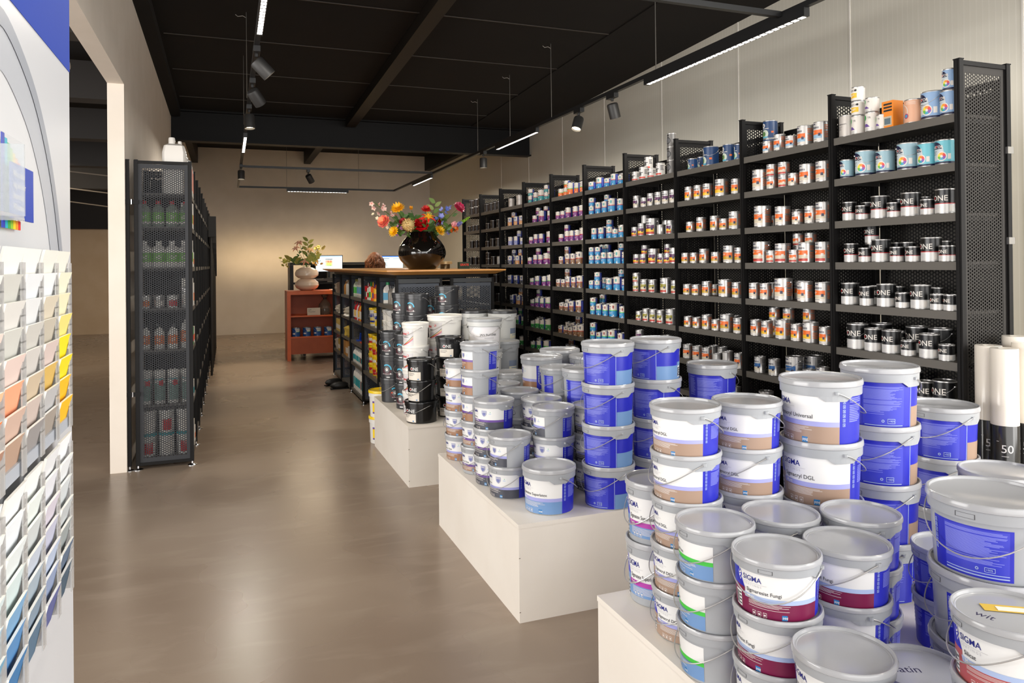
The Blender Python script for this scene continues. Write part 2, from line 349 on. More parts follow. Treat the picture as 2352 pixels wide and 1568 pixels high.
def logo(d, a, z, s, R):      # the diamond and the two lines of the maker's mark
    k = math.degrees(1/R)
    def P(pts, m, l): d.poly([(a+x*s*k, z+y*s) for x, y in pts], m, l)
    P([(0, -1.0), (.62, 0), (0, 1.0), (-.62, 0)], WH, 2); P([(0, -.82), (.5, 0), (0, .82), (-.5, 0)], BLUE, 3)
    P([(-.3, .05), (.1, .5), (.3, .25), (-.05, .0)], WH, 4); P([(.3, -.05), (-.1, -.5), (-.3, -.25), (.05, 0)], WH, 4)
    d.text('SIGMA', a+.8*s*k, z-.38*s, s*1.12, NAVY, 3, .006)
    d.text('C O A T I N G S', a+.8*s*k, z-1.12*s, s*.46, LGREY, 3); d.rect(a+1.0*s*k, a+5.2*s*k, z-.66*s, z-.62*s, LGREY, 3)
def sigma(low, mid, name, sub, back=None, shield=False, wedge=True, greyfoot=False):
    back = back or low
    def f(d, R, H):
        t = H*.765; s = H*.112; z0 = H*.13 if greyfoot else H*.02; zl, zm = (H*.30, H*.38) if greyfoot else (H*.295, H*.372)
        d.rect(-62, 75, z0, t, WH, 0).rect(-37, 75, z0, zl, low, 1).rect(-62, -37, z0, H*.44, low, 1).poly([(-37, zl), (75, zl), (75, zm), (-38.5, zm)], mid, 2)
        if wedge: d.poly([(-62, t), (-50, t), (-37, H*.44), (-62, H*.44)], BLUE, 1)
        logo(d, -46, H*.645, s, R)
        d.text(name, -33, zm+H*.045, H*.088, PRT, 3, .006); d.text(sub, -32, zl+H*.018, H*.074, WH, 3, .014)
        d.rect(-60, -45, H*.07, H*.34, WH, 2)
        for i in range(11): d.rect(-59.4+i*.7, -59.0+i*.7, H*.09, H*.31, BLK, 3)
        for i in range(4): d.rect(-51, -45.5, H*(.10+i*.06), H*(.125+i*.06), BLK if i % 2 else PRT, 3)
        d.lines(-30, 34, zl-H*.125, zl-H*.015, 6, WLINE, 2, len(name), .36)
        k = math.degrees(H*.085/R); zi = z0+H*.015
        for i in range(3): a = -24+i*k*1.25; d.rect(a, a+k*.85, zi, zi+H*.08, WLINE, 2); d.rect(a+k*.08, a+k*.77, zi+H*.007, zi+H*.073, low, 3); d.disc(a+k*.42, zi+H*.038, H*.018, WLINE, 4, 8)
        d.rect(18, 18+k*1.2, zi-H*.005, zi+H*.085, PPG, 2); d.text('ppg', 18.8, zi+H*.03, H*.06, WH, 3, .01)
        if shield:
            for m, l, q in ((SHM, 2, 1), (WH, 3, .84), (SHM, 4, .72)): d.poly([(14-8*q, H*(.61+.075*q)), (14-8*q, H*.57), (14-5*q, H*(.56-.045*q)), (14, H*(.56-.085*q)), (14+5*q, H*(.56-.045*q)), (14+8*q, H*.57), (14+8*q, H*(.61+.075*q))], m, l)
            d.lines(8.5, 19.5, H*.55, H*.65, 3, WH, 5, 2, .5); d.rect(27, 39, H*.54, H*.66, M((228, 230, 228), .5), 1); d.disc(33, H*.635, H*.016, M((120, 190, 150), .5), 2, 8); d.lines(28.5, 37.5, H*.56, H*.60, 2, PBL, 2, 3, .5)
        if greyfoot: d.rect(75, 298, z0, t, BLUE, 0)
        else: d.rect(75, 235, H*.02, t, BLUE, 0).rect(235, 298, H*.02, t, BLUE, 0).rect(237, 298, H*.02, H*.36, back, 1)
        d.rect(235, 236, z0, t, PBL, 1)
        icons(d, 80, H*.30, t-H*.04, 6, PBL, R); d.lines(92, 124, H*.36, t-H*.02, 14, LINEB, 2, 5, .55)
        d.lines(130, 152, H*.28, t-H*.04, 28, LINEB, 2, 6, .6)
        d.rect(155, 221, H*.07, t-H*.06, M((58, 64, 190), .33), 1); d.lines(157, 219, H*.30, t-H*.07, 34, LINEB, 2, 8, .62); d.lines(157, 190, H*.22, H*.3, 5, LINEB, 2, 9, .5)
        d.rect(158, 219, H*.05, H*.062, PBL, 3); d.disc(187, H*.13, H*.024, PBL, 3, 12, H*.012); d.rect(194, 206, H*.09, H*.17, PBL, 3); d.rect(194.7, 205.3, H*.098, H*.162, BLUE, 4); d.text('>90%', 195.4, H*.115, H*.045, PBL, 5, .01)
    return f
def patch(low, mid, name, sub, wide=False, back=True):
    def f(d, R, H):
        t = H*.70
        d.rect(-62, 42, H*.06, t, WH, 0).rect(-62, 42, H*.06, H*.33, low, 1).poly([(-62, H*.33), (42, H*.33), (42, H*.41), (-62, H*.41)], mid, 1)
        logo(d, -50, H*.60, H*.07, R); d.text(name, -40, H*.44, H*.085, PRT, 3, .004); d.text(sub, -40, H*.345, H*.06, WH, 3, .01)
        if not wide:
            for m, l, q in ((SHM, 2, 1), (WH, 3, .84), (SHM, 4, .72)): d.poly([(2-7*q, H*(.58+.06*q)), (2-7*q, H*.55), (2-4*q, H*(.54-.04*q)), (2, H*(.54-.07*q)), (2+4*q, H*(.54-.04*q)), (2+7*q, H*.55), (2+7*q, H*(.58+.06*q))], m, l)
            d.disc(21, H*.60, H*.014, M((120, 190, 150), .5), 2, 8); d.lines(16, 27, H*.53, H*.57, 2, PBL, 2, 3, .5)
        d.lines(-34, 22, H*.19, H*.31, 5, WLINE, 2, 3, .36); k = math.degrees(H*.08/R)
        for i in range(3): a = -30+i*k*1.25; d.rect(a, a+k*.8, H*.08, H*.155, WLINE, 2); d.rect(a+k*.1, a+k*.7, H*.09, H*.146, low, 3)
        d.rect(2, 2+k, H*.075, H*.155, PPG, 2); d.text('ppg', 2.6, H*.105, H*.055, WH, 3, .01)
        if back:
            e = Decal(d.rad); d.extra = e; d = e
            d.rect(95, 180 if wide else 132, H*.05, t, BLUE, 0)
            if wide: d.rect(112, 176, H*.09, t-H*.02, M((58, 64, 190), .33), 1)
            icons(d, 97, H*.26, t-H*.02, 6, PBL, R); d.lines(108 if not wide else 113, 130 if not wide else 175, H*.24, t-H*.04, 30, LINEB, 2, 5, .62)
            if wide: d.rect(113, 176, H*.08, H*.095, PBL, 3).rect(113, 176, H*.12, H*.13, PBL, 3).disc(146, H*.18, H*.02, PBL, 3, 12, H*.01).rect(153, 163, H*.15, H*.21, PBL, 3).rect(153.6, 162.4, H*.157, H*.203, BLUE, 4).text('>90%', 154.2, H*.168, H*.035, PBL, 5, .01)
    return f
def badge(word):
    def f(d, R, H):
        z = H*.40; cy_ = M((70, 170, 205), .35, 0, 'badge_cyan'); wn = M((74, 34, 44), .4, 0, 'badge_wine'); gy = M((120, 120, 122), .4)
        d.disc(0, z, R*.40, wn, 1, 20, R*.24, 170, 350).disc(0, z, R*.40, cy_, 1, 16, R*.30, 0, 130).disc(0, z, R*.21, gy, 1, 20, R*.15).disc(0, z, R*.11, WH, 2, 14)
        for i, c in enumerate(((230, 80, 60), (240, 190, 40), (60, 150, 90), (60, 110, 190))): d.disc(-3+2*i, z+R*.02, R*.022, M(c, .4), 3, 6)
        d.text(word, 0, z-R*.36, R*.11, M((214, 205, 205), .5), 3, 0, 'c'); d.disc(20, z-R*.30, R*.055, WH, 2, 10); d.rect(-3, 16, H*.07, H*.105, WH, 2)
        if word == 'ISOLATIE': d.disc(-14, z+R*.02, R*.06, M((226, 88, 44), .4), 2, 10)
    return f
def buitink(d, R, H):
    gl = M((206, 204, 206), .35, 0, 'label_silver_grey'); t = H*.70
    d.rect(-62, 30, H*.05, t, gl, 0); d.text('BUITINK', -47, H*.50, H*.105, RED, 3, .03); d.text('builders', -26, H*.385, H*.09, PRT, 3)
    d.rect(-58, -34, H*.13, H*.27, WH, 1); d.text('SATIN', -57, H*.22, H*.045, RED, 3); d.disc(4, H*.59, H*.052, RED, 2, 14).disc(4, H*.59, H*.04, WH, 3, 12).poly([(1.5, H*.57), (7, H*.62), (7.5, H*.60), (2.5, H*.555)], RED, 4)
    for o_, m in ((0, RED), (-.045, M((214, 40, 120), .4)), (.05, M((240, 196, 60), .4)), (.1, PRT)):
        for i in range(9):
            a0, a1 = -34+i*7, -27+i*7; q = lambda a: (.06+.30*((a+34)/63)**1.8)
            d.poly([(a0, H*(q(a0)+o_*(a0+34)/63)), (a1, H*(q(a1)+o_*(a1+34)/63)), (a1, H*(q(a1)+.022+o_*(a1+34)/63)), (a0, H*(q(a0)+.022+o_*(a0+34)/63))], m, 2)
def janb(d, R, H):
    d.rect(-68, 62, H*.05, H*.74, M((226, 224, 228), .35), 0); d.text('JAN BUITINK', -22, H*.47, H*.095, BLK, 3, .004)
    d.text('COLORVERF SATIN', -24, H*.15, H*.06, M((90, 120, 80), .4), 3, .01); d.lines(-6, 30, H*.38, H*.42, 1, LGREY, 2)
    d.poly([(-68, H*.74), (-45, H*.74), (-68, H*.5)], M((205, 205, 212), .35), 1)
def onel(d, R, H):
    d.rect(-38, 28, H*.06, H*.44, CREAM, 1); e = Decal(d.rad); d.extra = e; e.rect(122, 188, H*.06, H*.44, CREAM, 1)
    d.rect(-38, 28, H*.44, H*.80, BLK, 0)
    d.text('ONE', -20, H*.50, H*.22, WH, 3, .008); d.disc(-12.4, H*.578, H*.03, RED, 4, 12); d.lines(-32, 6, H*.2, H*.4, 4, PRT, 2, 3, .3); d.rect(14, 20, H*.09, H*.14, PPG, 2)
    e.lines(124, 180, H*.1, H*.42, 10, LGREY, 2, 3, .4)
def kol(d, R, H):
    d.rect(-10, 30, H*.16, H*.42, M((126, 138, 160), .4), 0).rect(-10, 30, H*.08, H*.24, M((226, 220, 196), .4), 1).rect(0, 30, H*.19, H*.205, M((60, 130, 190), .4), 2)
def kolv(d, R, H): kol(d, R, H); d.text('KOLIBRI', -45, H*.1, H*.11, BLK, 3, .01, vert=True)
def yelpail(d, R, H): d.rect(-40, 10, H*.2, H*.62, YELM, 1).rect(-40, 10, H*.55, H*.62, PUR, 2).rect(-40, 10, H*.16, H*.22, PUR, 2)
LABELS = {'dgl': sigma(TAN, LAV, 'Sigmacryl DGL', 'Matt'), 'uni': sigma(TAN, LAV, 'Sigmacryl Universal', 'Matt'), 'slx': sigma(LBL, LAV, 'Sigmatex Superlatex', 'Matt'),
 'sat': sigma(LBL, MAG, 'Sigmatex Superlatex', 'Satin', greyfoot=True), 'fun': sigma(PLUM, PBL, 'Sigmaresist Fungi', 'Matt'), 'per': sigma(DGR, PUR, 'Perfect', 'Semi-Matt', shield=True, greyfoot=False),
 'pel': sigma(DGR, LAV, 'Perfect', 'Matt', shield=True), 'bea': sigma(BRN, LAV, 'Perfect Clean', 'Matt', shield=True), 'bep': sigma(BRN, PUR, 'Perfect Clean', 'Semi-Matt', shield=True, greyfoot=True),
 'sil': sigma(RUST, PBL, 'Silicat', 'Matt'), 'prm': patch(LBL, GRN, 'WallPrim', 'Primer', True), 'bes': patch(BRN, PUR, 'Clean', ''), 'pes': patch(DGR, LAV, 'Perfect', 'Matt'), 'pat': patch(LBL, LAV, 'Superlatex', 'Matt', True),
 'kit': badge('KITCHEN & BATH'), 'iso': badge('ISOLATIE'), 'bui': buitink, 'jan': janb, 'one': onel, 'kol': kol, 'kov': kolv, 'yel': yelpail}
LOOK = {'dgl': 'tan and white labelled pail', 'uni': 'large tan and white labelled pail', 'slx': 'light blue and white labelled pail', 'sat': 'blue and magenta labelled pail', 'fun': 'plum and white labelled pail', 'per': 'slate and purple labelled pail',
 'pel': 'slate and lavender labelled pail', 'bea': 'brown and lavender labelled pail', 'bep': 'brown and purple labelled pail', 'sil': 'rust red and white labelled pail', 'prm': 'green-striped grey pail', 'bes': 'grey pail, small brown label',
 'pes': 'grey pail, small slate label', 'pat': 'grey pail with blue text panel', 'kit': 'dark grey round-badged pail', 'iso': 'dark grey orange-dotted pail', 'bui': 'white pail with red lettering', 'jan': 'grey pail with black lettering',
 'one': 'black pail with white lettering', 'kol': 'pale grey pail with dark lid', 'kov': 'grey pail with vertical lettering', 'pl': 'plain grey pail', 'yel': 'white pail with yellow lid'}
MATS = {'kit': (DKM, DKM), 'iso': (DKM, DKM), 'bui': (WHITEM, WHITEM), 'jan': (LGM, GREYM), 'one': (BLKM, BLKM), 'kol': (LGM, DKM), 'kov': (GREYM, GREYM), 'yel': (WHITEM, YELM)}
def pail(x, y, z, kind, style, facing, label, group, zs=1., rs=1., hang=0, tab=True):
    bm_, lm_ = MATS.get(style, (GREYM, LIDM)); mb, ml, mh, mt, md = pail_meshes(kind, bm_, lm_, style)
    o = thing('paint_pail', (x, y, z), label, 'pail', group, facing); o.scale = (rs, rs, zs)
    ob('body', mb, o, rot=(0, 0, math.radians(hang))); ob('lid', ml, o)
    if md: ob('label', md, o)
    xk = ('x', kind, bm_.name, lm_.name, style)
    if xk in _pm: ob('text_panel', _pm[xk], o)
    ob('handle', mh, o, rot=(0, 0, math.radians(hang)))
    if tab: ob('tear_tab', mt, o, rot=(0, 0, math.radians(hang)))
    return o
# x, y, pitch, kind, (style, turn of the label seen from the camera in degrees) from the top down, words for the place
STACKS = [
 (1.260, 1.872, .1327, 's', [('dgl', -44), ('dgl', -46), ('dgl', -48), ('dgl', -34), ('dgl', -26)], "five-high stack, front podium's left edge", 3),
 (1.475, 1.867, .1324, 's', [('dgl', -27), ('dgl', -26), ('dgl', -30), ('dgl', -30), ('dgl', -30)], "five-high stack left of the pencilled pail", 3),
 (1.691, 1.792, .1816, 'l', [('uni', -47), ('dgl', -29), ('dgl', -30), ('dgl', -30)], "tall stack with a pencilled cross", 3),
 (2.003, 1.858, .1842, 'l', [('dgl', 178), ('dgl', 175), ('dgl', 170), ('dgl', 178)], "tallest blue-backed stack, front podium", 3),
 (2.464, 2.004, .1826, 'l', [('dgl', 167), ('dgl', 160), ('dgl', 185)], "blue-backed stack beside the white rolls", 3),
 (1.300, 2.096, .1890, 's', [('sat', -30), ('sat', -28)], "pair at the front podium's far corner", 3),
 (1.210, 1.666, .1310, 's', [('prm', -45), ('prm', -58), ('prm', -61)], "stack on the front podium's left edge", 3),
 (1.231, 1.453, .1290, 's', [('fun', -11), ('fun', -50), ('fun', -48)], "leftmost plum stack in the foreground", 3),
 (1.422, 1.662, .1297, 's', [('slx', -30), ('slx', -30), ('slx', -30)], "stack behind the leftmost plum one", 3),
 (1.621, 1.574, .1305, 's', [('uni', -35), ('uni', -30), ('uni', -30)], "stack left of the tallest blue backs", 3),
 (1.447, 1.449, .1262, 's', [('fun', -37), ('slx', -35), ('slx', -30)], "right-hand plum-topped stack", 3),
 (1.218, 1.234, .1270, 's', [('pel', -38), ('pel', -38)], "low pair nearest the picture's bottom", 3),
 (1.438, 1.232, .1694, 's', [('sat', -30)], "standing alone behind the low front pair", 3),
 (1.712, 1.264, .1736, 'o', [('pat', -159), ('pat', -141), ('pat', -120)], "widest stack, far right foreground", 3),
 (1.905, 1.523, .1380, 's', [('slx', 178), ('slx', 185)], "small pair left of the widest stack", 3),
 (2.236, 1.610, .1428, 'p', [('pl', 0), ('pl', 0), ('pl', 0)], "stack behind the widest foreground pails", 3),
 (1.427, 1.016, .1308, 's', [('sil', -20), ('sil', -40), ('sil', -30)], "stack with yellow tape on top", 3),
 (1.211, 1.014, .1180, 's', [('pl', 0), ('pl', 0)], "pair cut by the bottom edge", 3),
 (1.329, 3.039, .1870, 'l', [('slx', -44)], "standing alone at the middle podium corner", 2),
 (1.605, 2.996, .1809, 'l', [('slx', 143), ('slx', 143), ('slx', 143), ('slx', 138)], "left blue four-high stack, middle podium", 2),
 (1.878, 3.031, .1809, 'l', [('slx', 125), ('slx', 143), ('slx', 150), ('slx', 150)], "right blue four-high stack, middle podium", 2),
 (2.187, 3.020, .1970, 'l', [('slx', 165), ('pl', 0), ('pl', 0)], "stack at the middle podium's right end", 2),
 (1.231, 4.018, .1344, 's', [('bea', -80), ('bea', -45), ('bea', -42), ('bea', -48)], "four-high stack, middle podium's far left", 2),
 (1.235, 3.721, .1335, 's', [('bes', -65), ('bes', -66), ('bes', -66), ('bep', -50), ('bep', -46)], "slim five-high stack, middle podium", 2),
 (1.236, 3.510, .1356, 's', [('per', -44), ('per', -50), ('per', -50)], "three-high stack, middle podium's left edge", 2),
 (1.240, 3.299, .1381, 's', [('pes', -51), ('pel', -48)], "front left pair, middle podium", 2),
 (1.453, 3.976, .1345, 's', [('bes', -85), ('bes', -80), ('bes', -80)], "stack behind the slim five-high one", 2),
 (1.462, 3.726, .1341, 's', [('bes', -80), ('bes', -80), ('bes', -80)], "stack right of the slim five-high one", 2),
 (1.480, 3.474, .1336, 's', [('per', -48), ('per', -48), ('per', -48)], "inner purple-banded stack, middle podium", 2),
 (1.442, 3.241, .1346, 's', [('pes', -67), ('pel', -48), ('pel', -48)], "stack behind the lone corner pail", 2),
 (1.653, 3.229, .1329, 's', [('pel', -35), ('pel', -35), ('pel', -30)], "stack half hidden by blue pails", 2),
 (1.849, 4.053, .1894, 'l', [('pl', 0), ('pl', 0), ('pl', 0)], "rearmost stack, middle podium", 2),
 (1.664, 3.895, .1856, 'l', [('bea', -90), ('bea', -85), ('bea', -80)], "rear stack with icons, middle podium", 2),
 (1.923, 3.800, .1856, 'l', [('slx', 180), ('slx', 180), ('slx', 180)], "rear right stack, middle podium", 2),
 (1.665, 3.668, .1309, 's', [('bes', -150), ('pl', 0), ('pl', 0), ('pl', 0)], "squat stack, middle podium's centre", 2),
 (1.717, 3.447, .1808, 'l', [('pat', -155), ('pl', 0), ('pl', 0)], "stack left of the blue four-high ones", 2),
 (1.224, 5.896, .1830, 'k', [('kit', -35), ('kit', -30), ('iso', 10)], "dark stack, far podium's back corner", 1),
 (1.271, 5.576, .1856, 'k', [('kit', -40), ('kit', -42), ('kit', -40)], "second dark stack, far podium's edge", 1),
 (1.358, 6.075, .1692, 'k', [('kit', -42), ('kit', -40), ('kit', -40), ('kit', -40), ('kit', -40)], "tall dark stack, far podium's back left", 1),
 (1.425, 5.884, .1688, 'k', [('kit', -38), ('kit', -38), ('kit', -40), ('kit', -40), ('kit', -40)], "tall dark stack behind the white pails", 1),
 (1.670, 5.850, .1504, 'k', [('kit', -30), ('kit', -30), ('kit', -40), ('kit', -40), ('kit', -40), ('kit', -40)], "tallest dark stack, far podium", 1),
 (1.641, 6.075, .1605, 'k', [('kit', -38), ('kit', -30), ('kit', -40), ('kit', -40), ('kit', -40)], "dark stack behind the tallest dark one", 1),
 (1.277, 5.326, .1644, 'k', [('bui', -40), ('bui', -42), ('bui', -44), ('bui', -38)], "slim white stack, far podium's edge", 1),
 (1.527, 5.422, .1750, 'w', [('bui', -40), ('bui', -38), ('bui', -30), ('jan', -30)], "wide white stack, far podium", 1),
 (1.786, 5.255, .2250, 'j', [('jan', 6), ('jan', 0), ('jan', 0)], "wide stack right of the white pails", 1),
 (1.253, 5.059, .1420, 's', [('one', -32), ('one', -38), ('one', -50)], "black stack, far podium's near corner", 1),
 (1.491, 5.178, .1395, 's', [('one', -12), ('one', -10), ('one', -10), ('one', -10)], "inner black stack, far podium", 1),
 (2.069, 5.635, .2344, 't', [('kol', 45), ('kol', 45), ('kol', 30)], "rightmost dark-lidded stack, far podium", 1),
 (1.890, 5.830, .2331, 't', [('kol', 100), ('kol', 100), ('kol', 100)], "rear dark-lidded stack, far podium", 1),
 (1.994, 5.400, .2427, 't', [('kov', 30), ('kov', 30)], "vertically lettered stack, far podium", 1),
 (1.649, 5.015, .1750, 'l', [('pl', 0), ('pl', 0), ('pl', 0)], "plain stack before the lettered pails", 1),
 (1.892, 5.020, .1526, 'l', [('pl', 0), ('pl', 0)], "low pair, far podium's front middle", 1),
 (2.118, 5.033, .1427, 's', [('pl', 0), ('one', 0)], "low pair, far podium's front right", 1)]
HANG = {(0, 0): 118, (0, 1): -60, (1, 0): 122, (1, 1): -56, (2, 0): 112, (2, 1): 124, (3, 0): 150, (3, 1): -38, (3, 2): -36, (4, 0): -38, (7, 0): -14, (7, 1): -50, (10, 0): -48, (10, 1): 120, (13, 0): -22, (18, 0): 116, (19, 0): -58, (19, 1): -56, (19, 2): -58, (19, 3): -50, (20, 0): -60, (20, 1): 120, (21, 0): 135, (23, 0): 95, (23, 1): 95, (25, 0): -55, (25, 1): -45, (24, 0): 128, (29, 0): -52}
R_ = random.Random(3)
for si, (x, y, pitch, kind, items, words, pod) in enumerate(STACKS):
    Rk, Hk, Pk = KIND[kind]; zs = pitch/Pk; face0 = math.atan2(-x, y)   # the side turned to the lens: -y axis aimed at the camera
    n_ = len(items)
    for i, (st, phi) in enumerate(items):
        z = PH+(n_-1-i)*pitch+.0004
        face = math.atan2(-(0-x), -(0-y)); ang = -math.atan2(x, y)      # rotation that aims local -y at the origin
        jx, jy = R_.uniform(-.0015, .0015), R_.uniform(-.0015, .0015)
        g = 'grey paint pails on the %s podium' % ('', 'far', 'middle', 'front')[pod]
        where = ('%s down, %s' % (ORD[i+1], words)) if n_ > 1 else words
        if n_ > 1 and i == 0: where = 'topmost, '+words
        if n_ > 1 and i == n_-1: where = 'lowest, '+words
        hang = HANG.get((si, i), (-60, -57, 118, -63, -52, 122, -60)[(si*3+i*2) % 7])
        k = kind
        zk = zs
        if st == 'one' and i == 2 and si == 45: k = 'l'; zk = pitch/KIND['l'][2]
        o = pail(x+jx, y+jy, z, k, st, ang+math.radians(phi), LOOK[st]+', '+where, g, zk, 1, hang-phi if st not in ('jan',) else -phi-12, st not in ('kit', 'one', 'bui', 'iso') and si < 40)
    if si == 2: cross_at = o
def on_lid(name, x, y, z, b, label, cat):
    o = b.build(name, loc=(x, y, z), smooth=False); return tag(o, label, cat)
# yellow tape with a paper slip on the rust-labelled pail
zt = PH+3*.1308-.0005
b = MB(); m1 = M((214, 178, 60), .5, 0, 'yellow_tape'); m2 = M((238, 228, 214), .6, 0, 'paper')
b.box(-.035, .075, -.012, .018, .0, .0006, m1); tp = b.build('yellow_tape', loc=(1.430, 1.035, zt+.0012), rot=(0, 0, -.6), smooth=False); tag(tp, 'yellow tape stuck on the lid of the rust red labelled pail', 'tape')
b = MB(); b.box(-.01, .065, -.009, .009, .0008, .0014, m2); b.build('paper_slip', tp, smooth=False)
def handwriting(s, size, loc, rz, word):
    tr, w_ = text_tris(s, 0); b = MB()
    for t in tr: b.face([(p[0]*size, p[1]*size*1.1, 0) for p in t], M((40, 34, 70), .5, 0, 'marker_ink'))
    return b
o = [q for q in col.objects if q.name.startswith('paint_pail') and q.get('label', '').startswith('blue and magenta labelled pail, standing alone')][0]
handwriting('Satin', .034, 0, 0, '').build('lid_writing', o, smooth=False, loc=(-.03, -.055, .1301), rot=(0, 0, math.radians(55)))
o = [q for q in col.objects if q.name.startswith('paint_pail') and q.get('label', '').startswith('rust red and white labelled pail, topmost')][0]
handwriting('wit', .028, 0, 0, '').build('lid_writing', o, smooth=False, loc=(-.045, -.055, .1301), rot=(0, 0, math.radians(0)))
# two yellow-lidded pails on the floor
for i, ww in enumerate(('lower one standing on the floor', 'upper one standing on another')):
    pail(1.212, 6.28, .0004+i*.2175, 'y', 'yel', -math.atan2(1.21, 6.28)+math.radians(-10), 'white pail with yellow lid behind the far podium, '+ww, 'yellow-lidded pails on the floor', 1, 1, 80-0, False)
# ------------------------------------------------------------------ shelving racks
PERFB = perf_mat((24, 23, 23), 'perforated_black_steel'); PERFG = perf_mat((50, 51, 54), 'perforated_grey_steel'); PERFE = perf_mat((50, 48, 46), 'perforated_end_steel', .0235, .0136, .0044)
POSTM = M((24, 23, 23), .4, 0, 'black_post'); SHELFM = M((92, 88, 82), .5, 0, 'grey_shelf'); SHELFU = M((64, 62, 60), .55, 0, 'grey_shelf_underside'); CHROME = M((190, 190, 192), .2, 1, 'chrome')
SHG = M((58, 59, 62), .5, 0, 'grey_frame')
def panel_mesh(w_, z0, z1, perf, solid, mg=.028):
    b = MB(); t = .0015
    b.box(mg, w_-mg, -t/2, t/2, z0+mg, z1-mg, perf)
    for q in ((0, mg, z0, z1), (w_-mg, w_, z0, z1), (mg, w_-mg, z0, z0+mg), (mg, w_-mg, z1-mg, z1)): b.box(q[0], q[1], -t/2-.001, t/2+.001, q[2], q[3], solid)
    return b.mesh('perforated_panel', smooth=False)
def post_mesh(h, foot=True, z0=.03):
    b = MB(); b.box(-.011, .011, -.013, .013, z0, h, POSTM).box(-.016, -.0112, -.004, .004, z0, h, POSTM).box(-.013, .013, -.015, .015, h, h+.004, POSTM)
    return b.mesh('post', smooth=False)
def foot_mesh(): return MB().lathe([(.034, 0), (.034, .004), (.008, .012), (.006, .03)], 16, CHROME).mesh('foot')
def shelf_mesh(x0, x1, ln, side=1):
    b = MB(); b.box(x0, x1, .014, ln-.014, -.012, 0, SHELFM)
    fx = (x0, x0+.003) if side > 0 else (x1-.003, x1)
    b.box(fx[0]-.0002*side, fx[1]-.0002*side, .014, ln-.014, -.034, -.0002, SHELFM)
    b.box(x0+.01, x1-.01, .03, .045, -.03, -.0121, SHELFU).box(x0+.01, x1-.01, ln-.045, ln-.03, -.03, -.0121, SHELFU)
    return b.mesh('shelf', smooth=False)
ZS = [2.08, 1.884, 1.683, 1.487, 1.287, 1.082, .88, .68, .45, .13]
BAYN = ['nearest', 'second', 'third', 'fourth', 'fifth', 'sixth', 'seventh', 'eighth', 'ninth', 'farthest']
XF, XB, BL, Y0 = 2.71, 3.0, .665, 2.12
pm = post_mesh(2.29); fm = foot_mesh(); sm = shelf_mesh(.008, XB-XF-.02, BL)
spm = panel_mesh(XB-XF-.03, .06, 2.27, PERFB, POSTM); epm = panel_mesh(XB-XF-.03, .06, 2.27, PERFE, M((52, 50, 48), .45, 0, 'end_panel_frame')); bpm = panel_mesh(BL-.05, .10, 2.24, PERFB, POSTM)
bps = MB().box(0, .0015, 0, BL-.05, .1, 2.20, M((104, 99, 91), .6, 0, 'dull_blocker_sheet')).mesh('rear_blocker', smooth=False)  # added sheet, keeps the bright wall behind from showing through the holes
rm = MB().box(.012, XB-XF-.012, -.009, .009, 2.27, 2.288, POSTM).mesh('cross_rail', smooth=False)
for k in range(10):
    y = Y0+BL*k; o = thing('shelving_bay', (XF, y, 0), 'black perforated shelving bay on the right, %s' % ('nearest to the camera' if k == 0 else 'farthest of the row' if k == 9 else '%s from the near end' % ORD[k+1]), 'shelf', 'right-hand wall racks')
    ends = [0] if k < 9 else [0, BL]
    for e in ends:
        for xx in (.011, XB-XF-.011): p = ob('post', pm, o, (xx, e, 0)); ob('foot', fm, p)
        ob('cross_rail', rm, o, (0, e, 0)); ob('cross_rail', rm, o, (0, e, -2.228)); ob('side_panel', epm if k == 0 else spm, o, (.015, e, 0))
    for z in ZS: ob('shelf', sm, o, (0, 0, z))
    ob('back_panel', bpm, o, (XB-XF-.006, .025, 0), (0, 0, PI/2)); ob('rear_blocker', bps, o, (XB-XF+.02, .025, 0))
    if k == 0:
        for z in (1.94, 1.57): ob('clamp', MB().box(-.014, .02, -.016, .016, -.014, .014, CHROME).mesh('clamp', smooth=False), o, (XB-XF-.01, 0, z))
def proj(p):
    q = Vector(p)-Vector((0, 0, EYE)); z = q.dot(_F2); return PX+FPX*q.dot(_R3)/z, PY-FPX*q.dot(_U3)/z
def y_on(x, X, z, Y=5.):
    for i in range(12):
        u, v = proj((X, Y, z)); Y = pxX(x, v, X).y
    return Y
# ------------------------------------------------------------------ paint cans
TIN = M((186, 184, 182), .3, .75, 'tin_plate'); SILV = M((205, 203, 200), .35, .2, 'silver_print'); ORG = M((236, 110, 36), .4, 0, 'print_orange'); BEI = M((212, 200, 176), .4, 0, 'print_beige')
YEL = M((240, 190, 40), .4, 0, 'print_yellow'); OCH = M((200, 160, 50), .4, 0, 'print_ochre'); PURD = M((88, 30, 84), .4, 0, 'print_plum'); OLV = M((150, 142, 46), .4, 0, 'print_olive'); LBP = M((150, 186, 212), .4, 0, 'print_pale_blue')
BLU2 = M((40, 96, 158), .4, 0, 'print_mid_blue'); WHC = M((226, 220, 212), .38, 0, 'print_white'); DNV = M((22, 26, 62), .4, 0, 'print_navy'); SBL = M((30, 52, 150), .36, 0, 'tin_blue_side')
def sk(low, band=ORG, foot=WHC, sq=DNV):
    def f(d, R, H):
        d.rect(-58, 48, H*.05, H*.95, SILV, 0).rect(-54, -2, H*.86, H*.905, DNV, 1); d.text('sikkens', -55, H*.67, H*.185, DNV, 2, .012)
        d.rect(-58, 48, H*.38, H*.60, band, 1).rect(-58, 48, H*.2, H*.38, low, 1).rect(-58, 48, H*.07, H*.2, foot, 1).rect(20, 38, H*.30, H*.44, sq, 2); d.lines(-50, -10, H*.44, H*.54, 2, WHC, 2, 1, .5); d.lines(-50, 10, H*.09, H*.17, 2, PRT, 2, 2, .5)
        d.lines(64, 120, H*.2, H*.85, 8, ORG if band is ORG else PRT, 1, 3, .35)
    return f
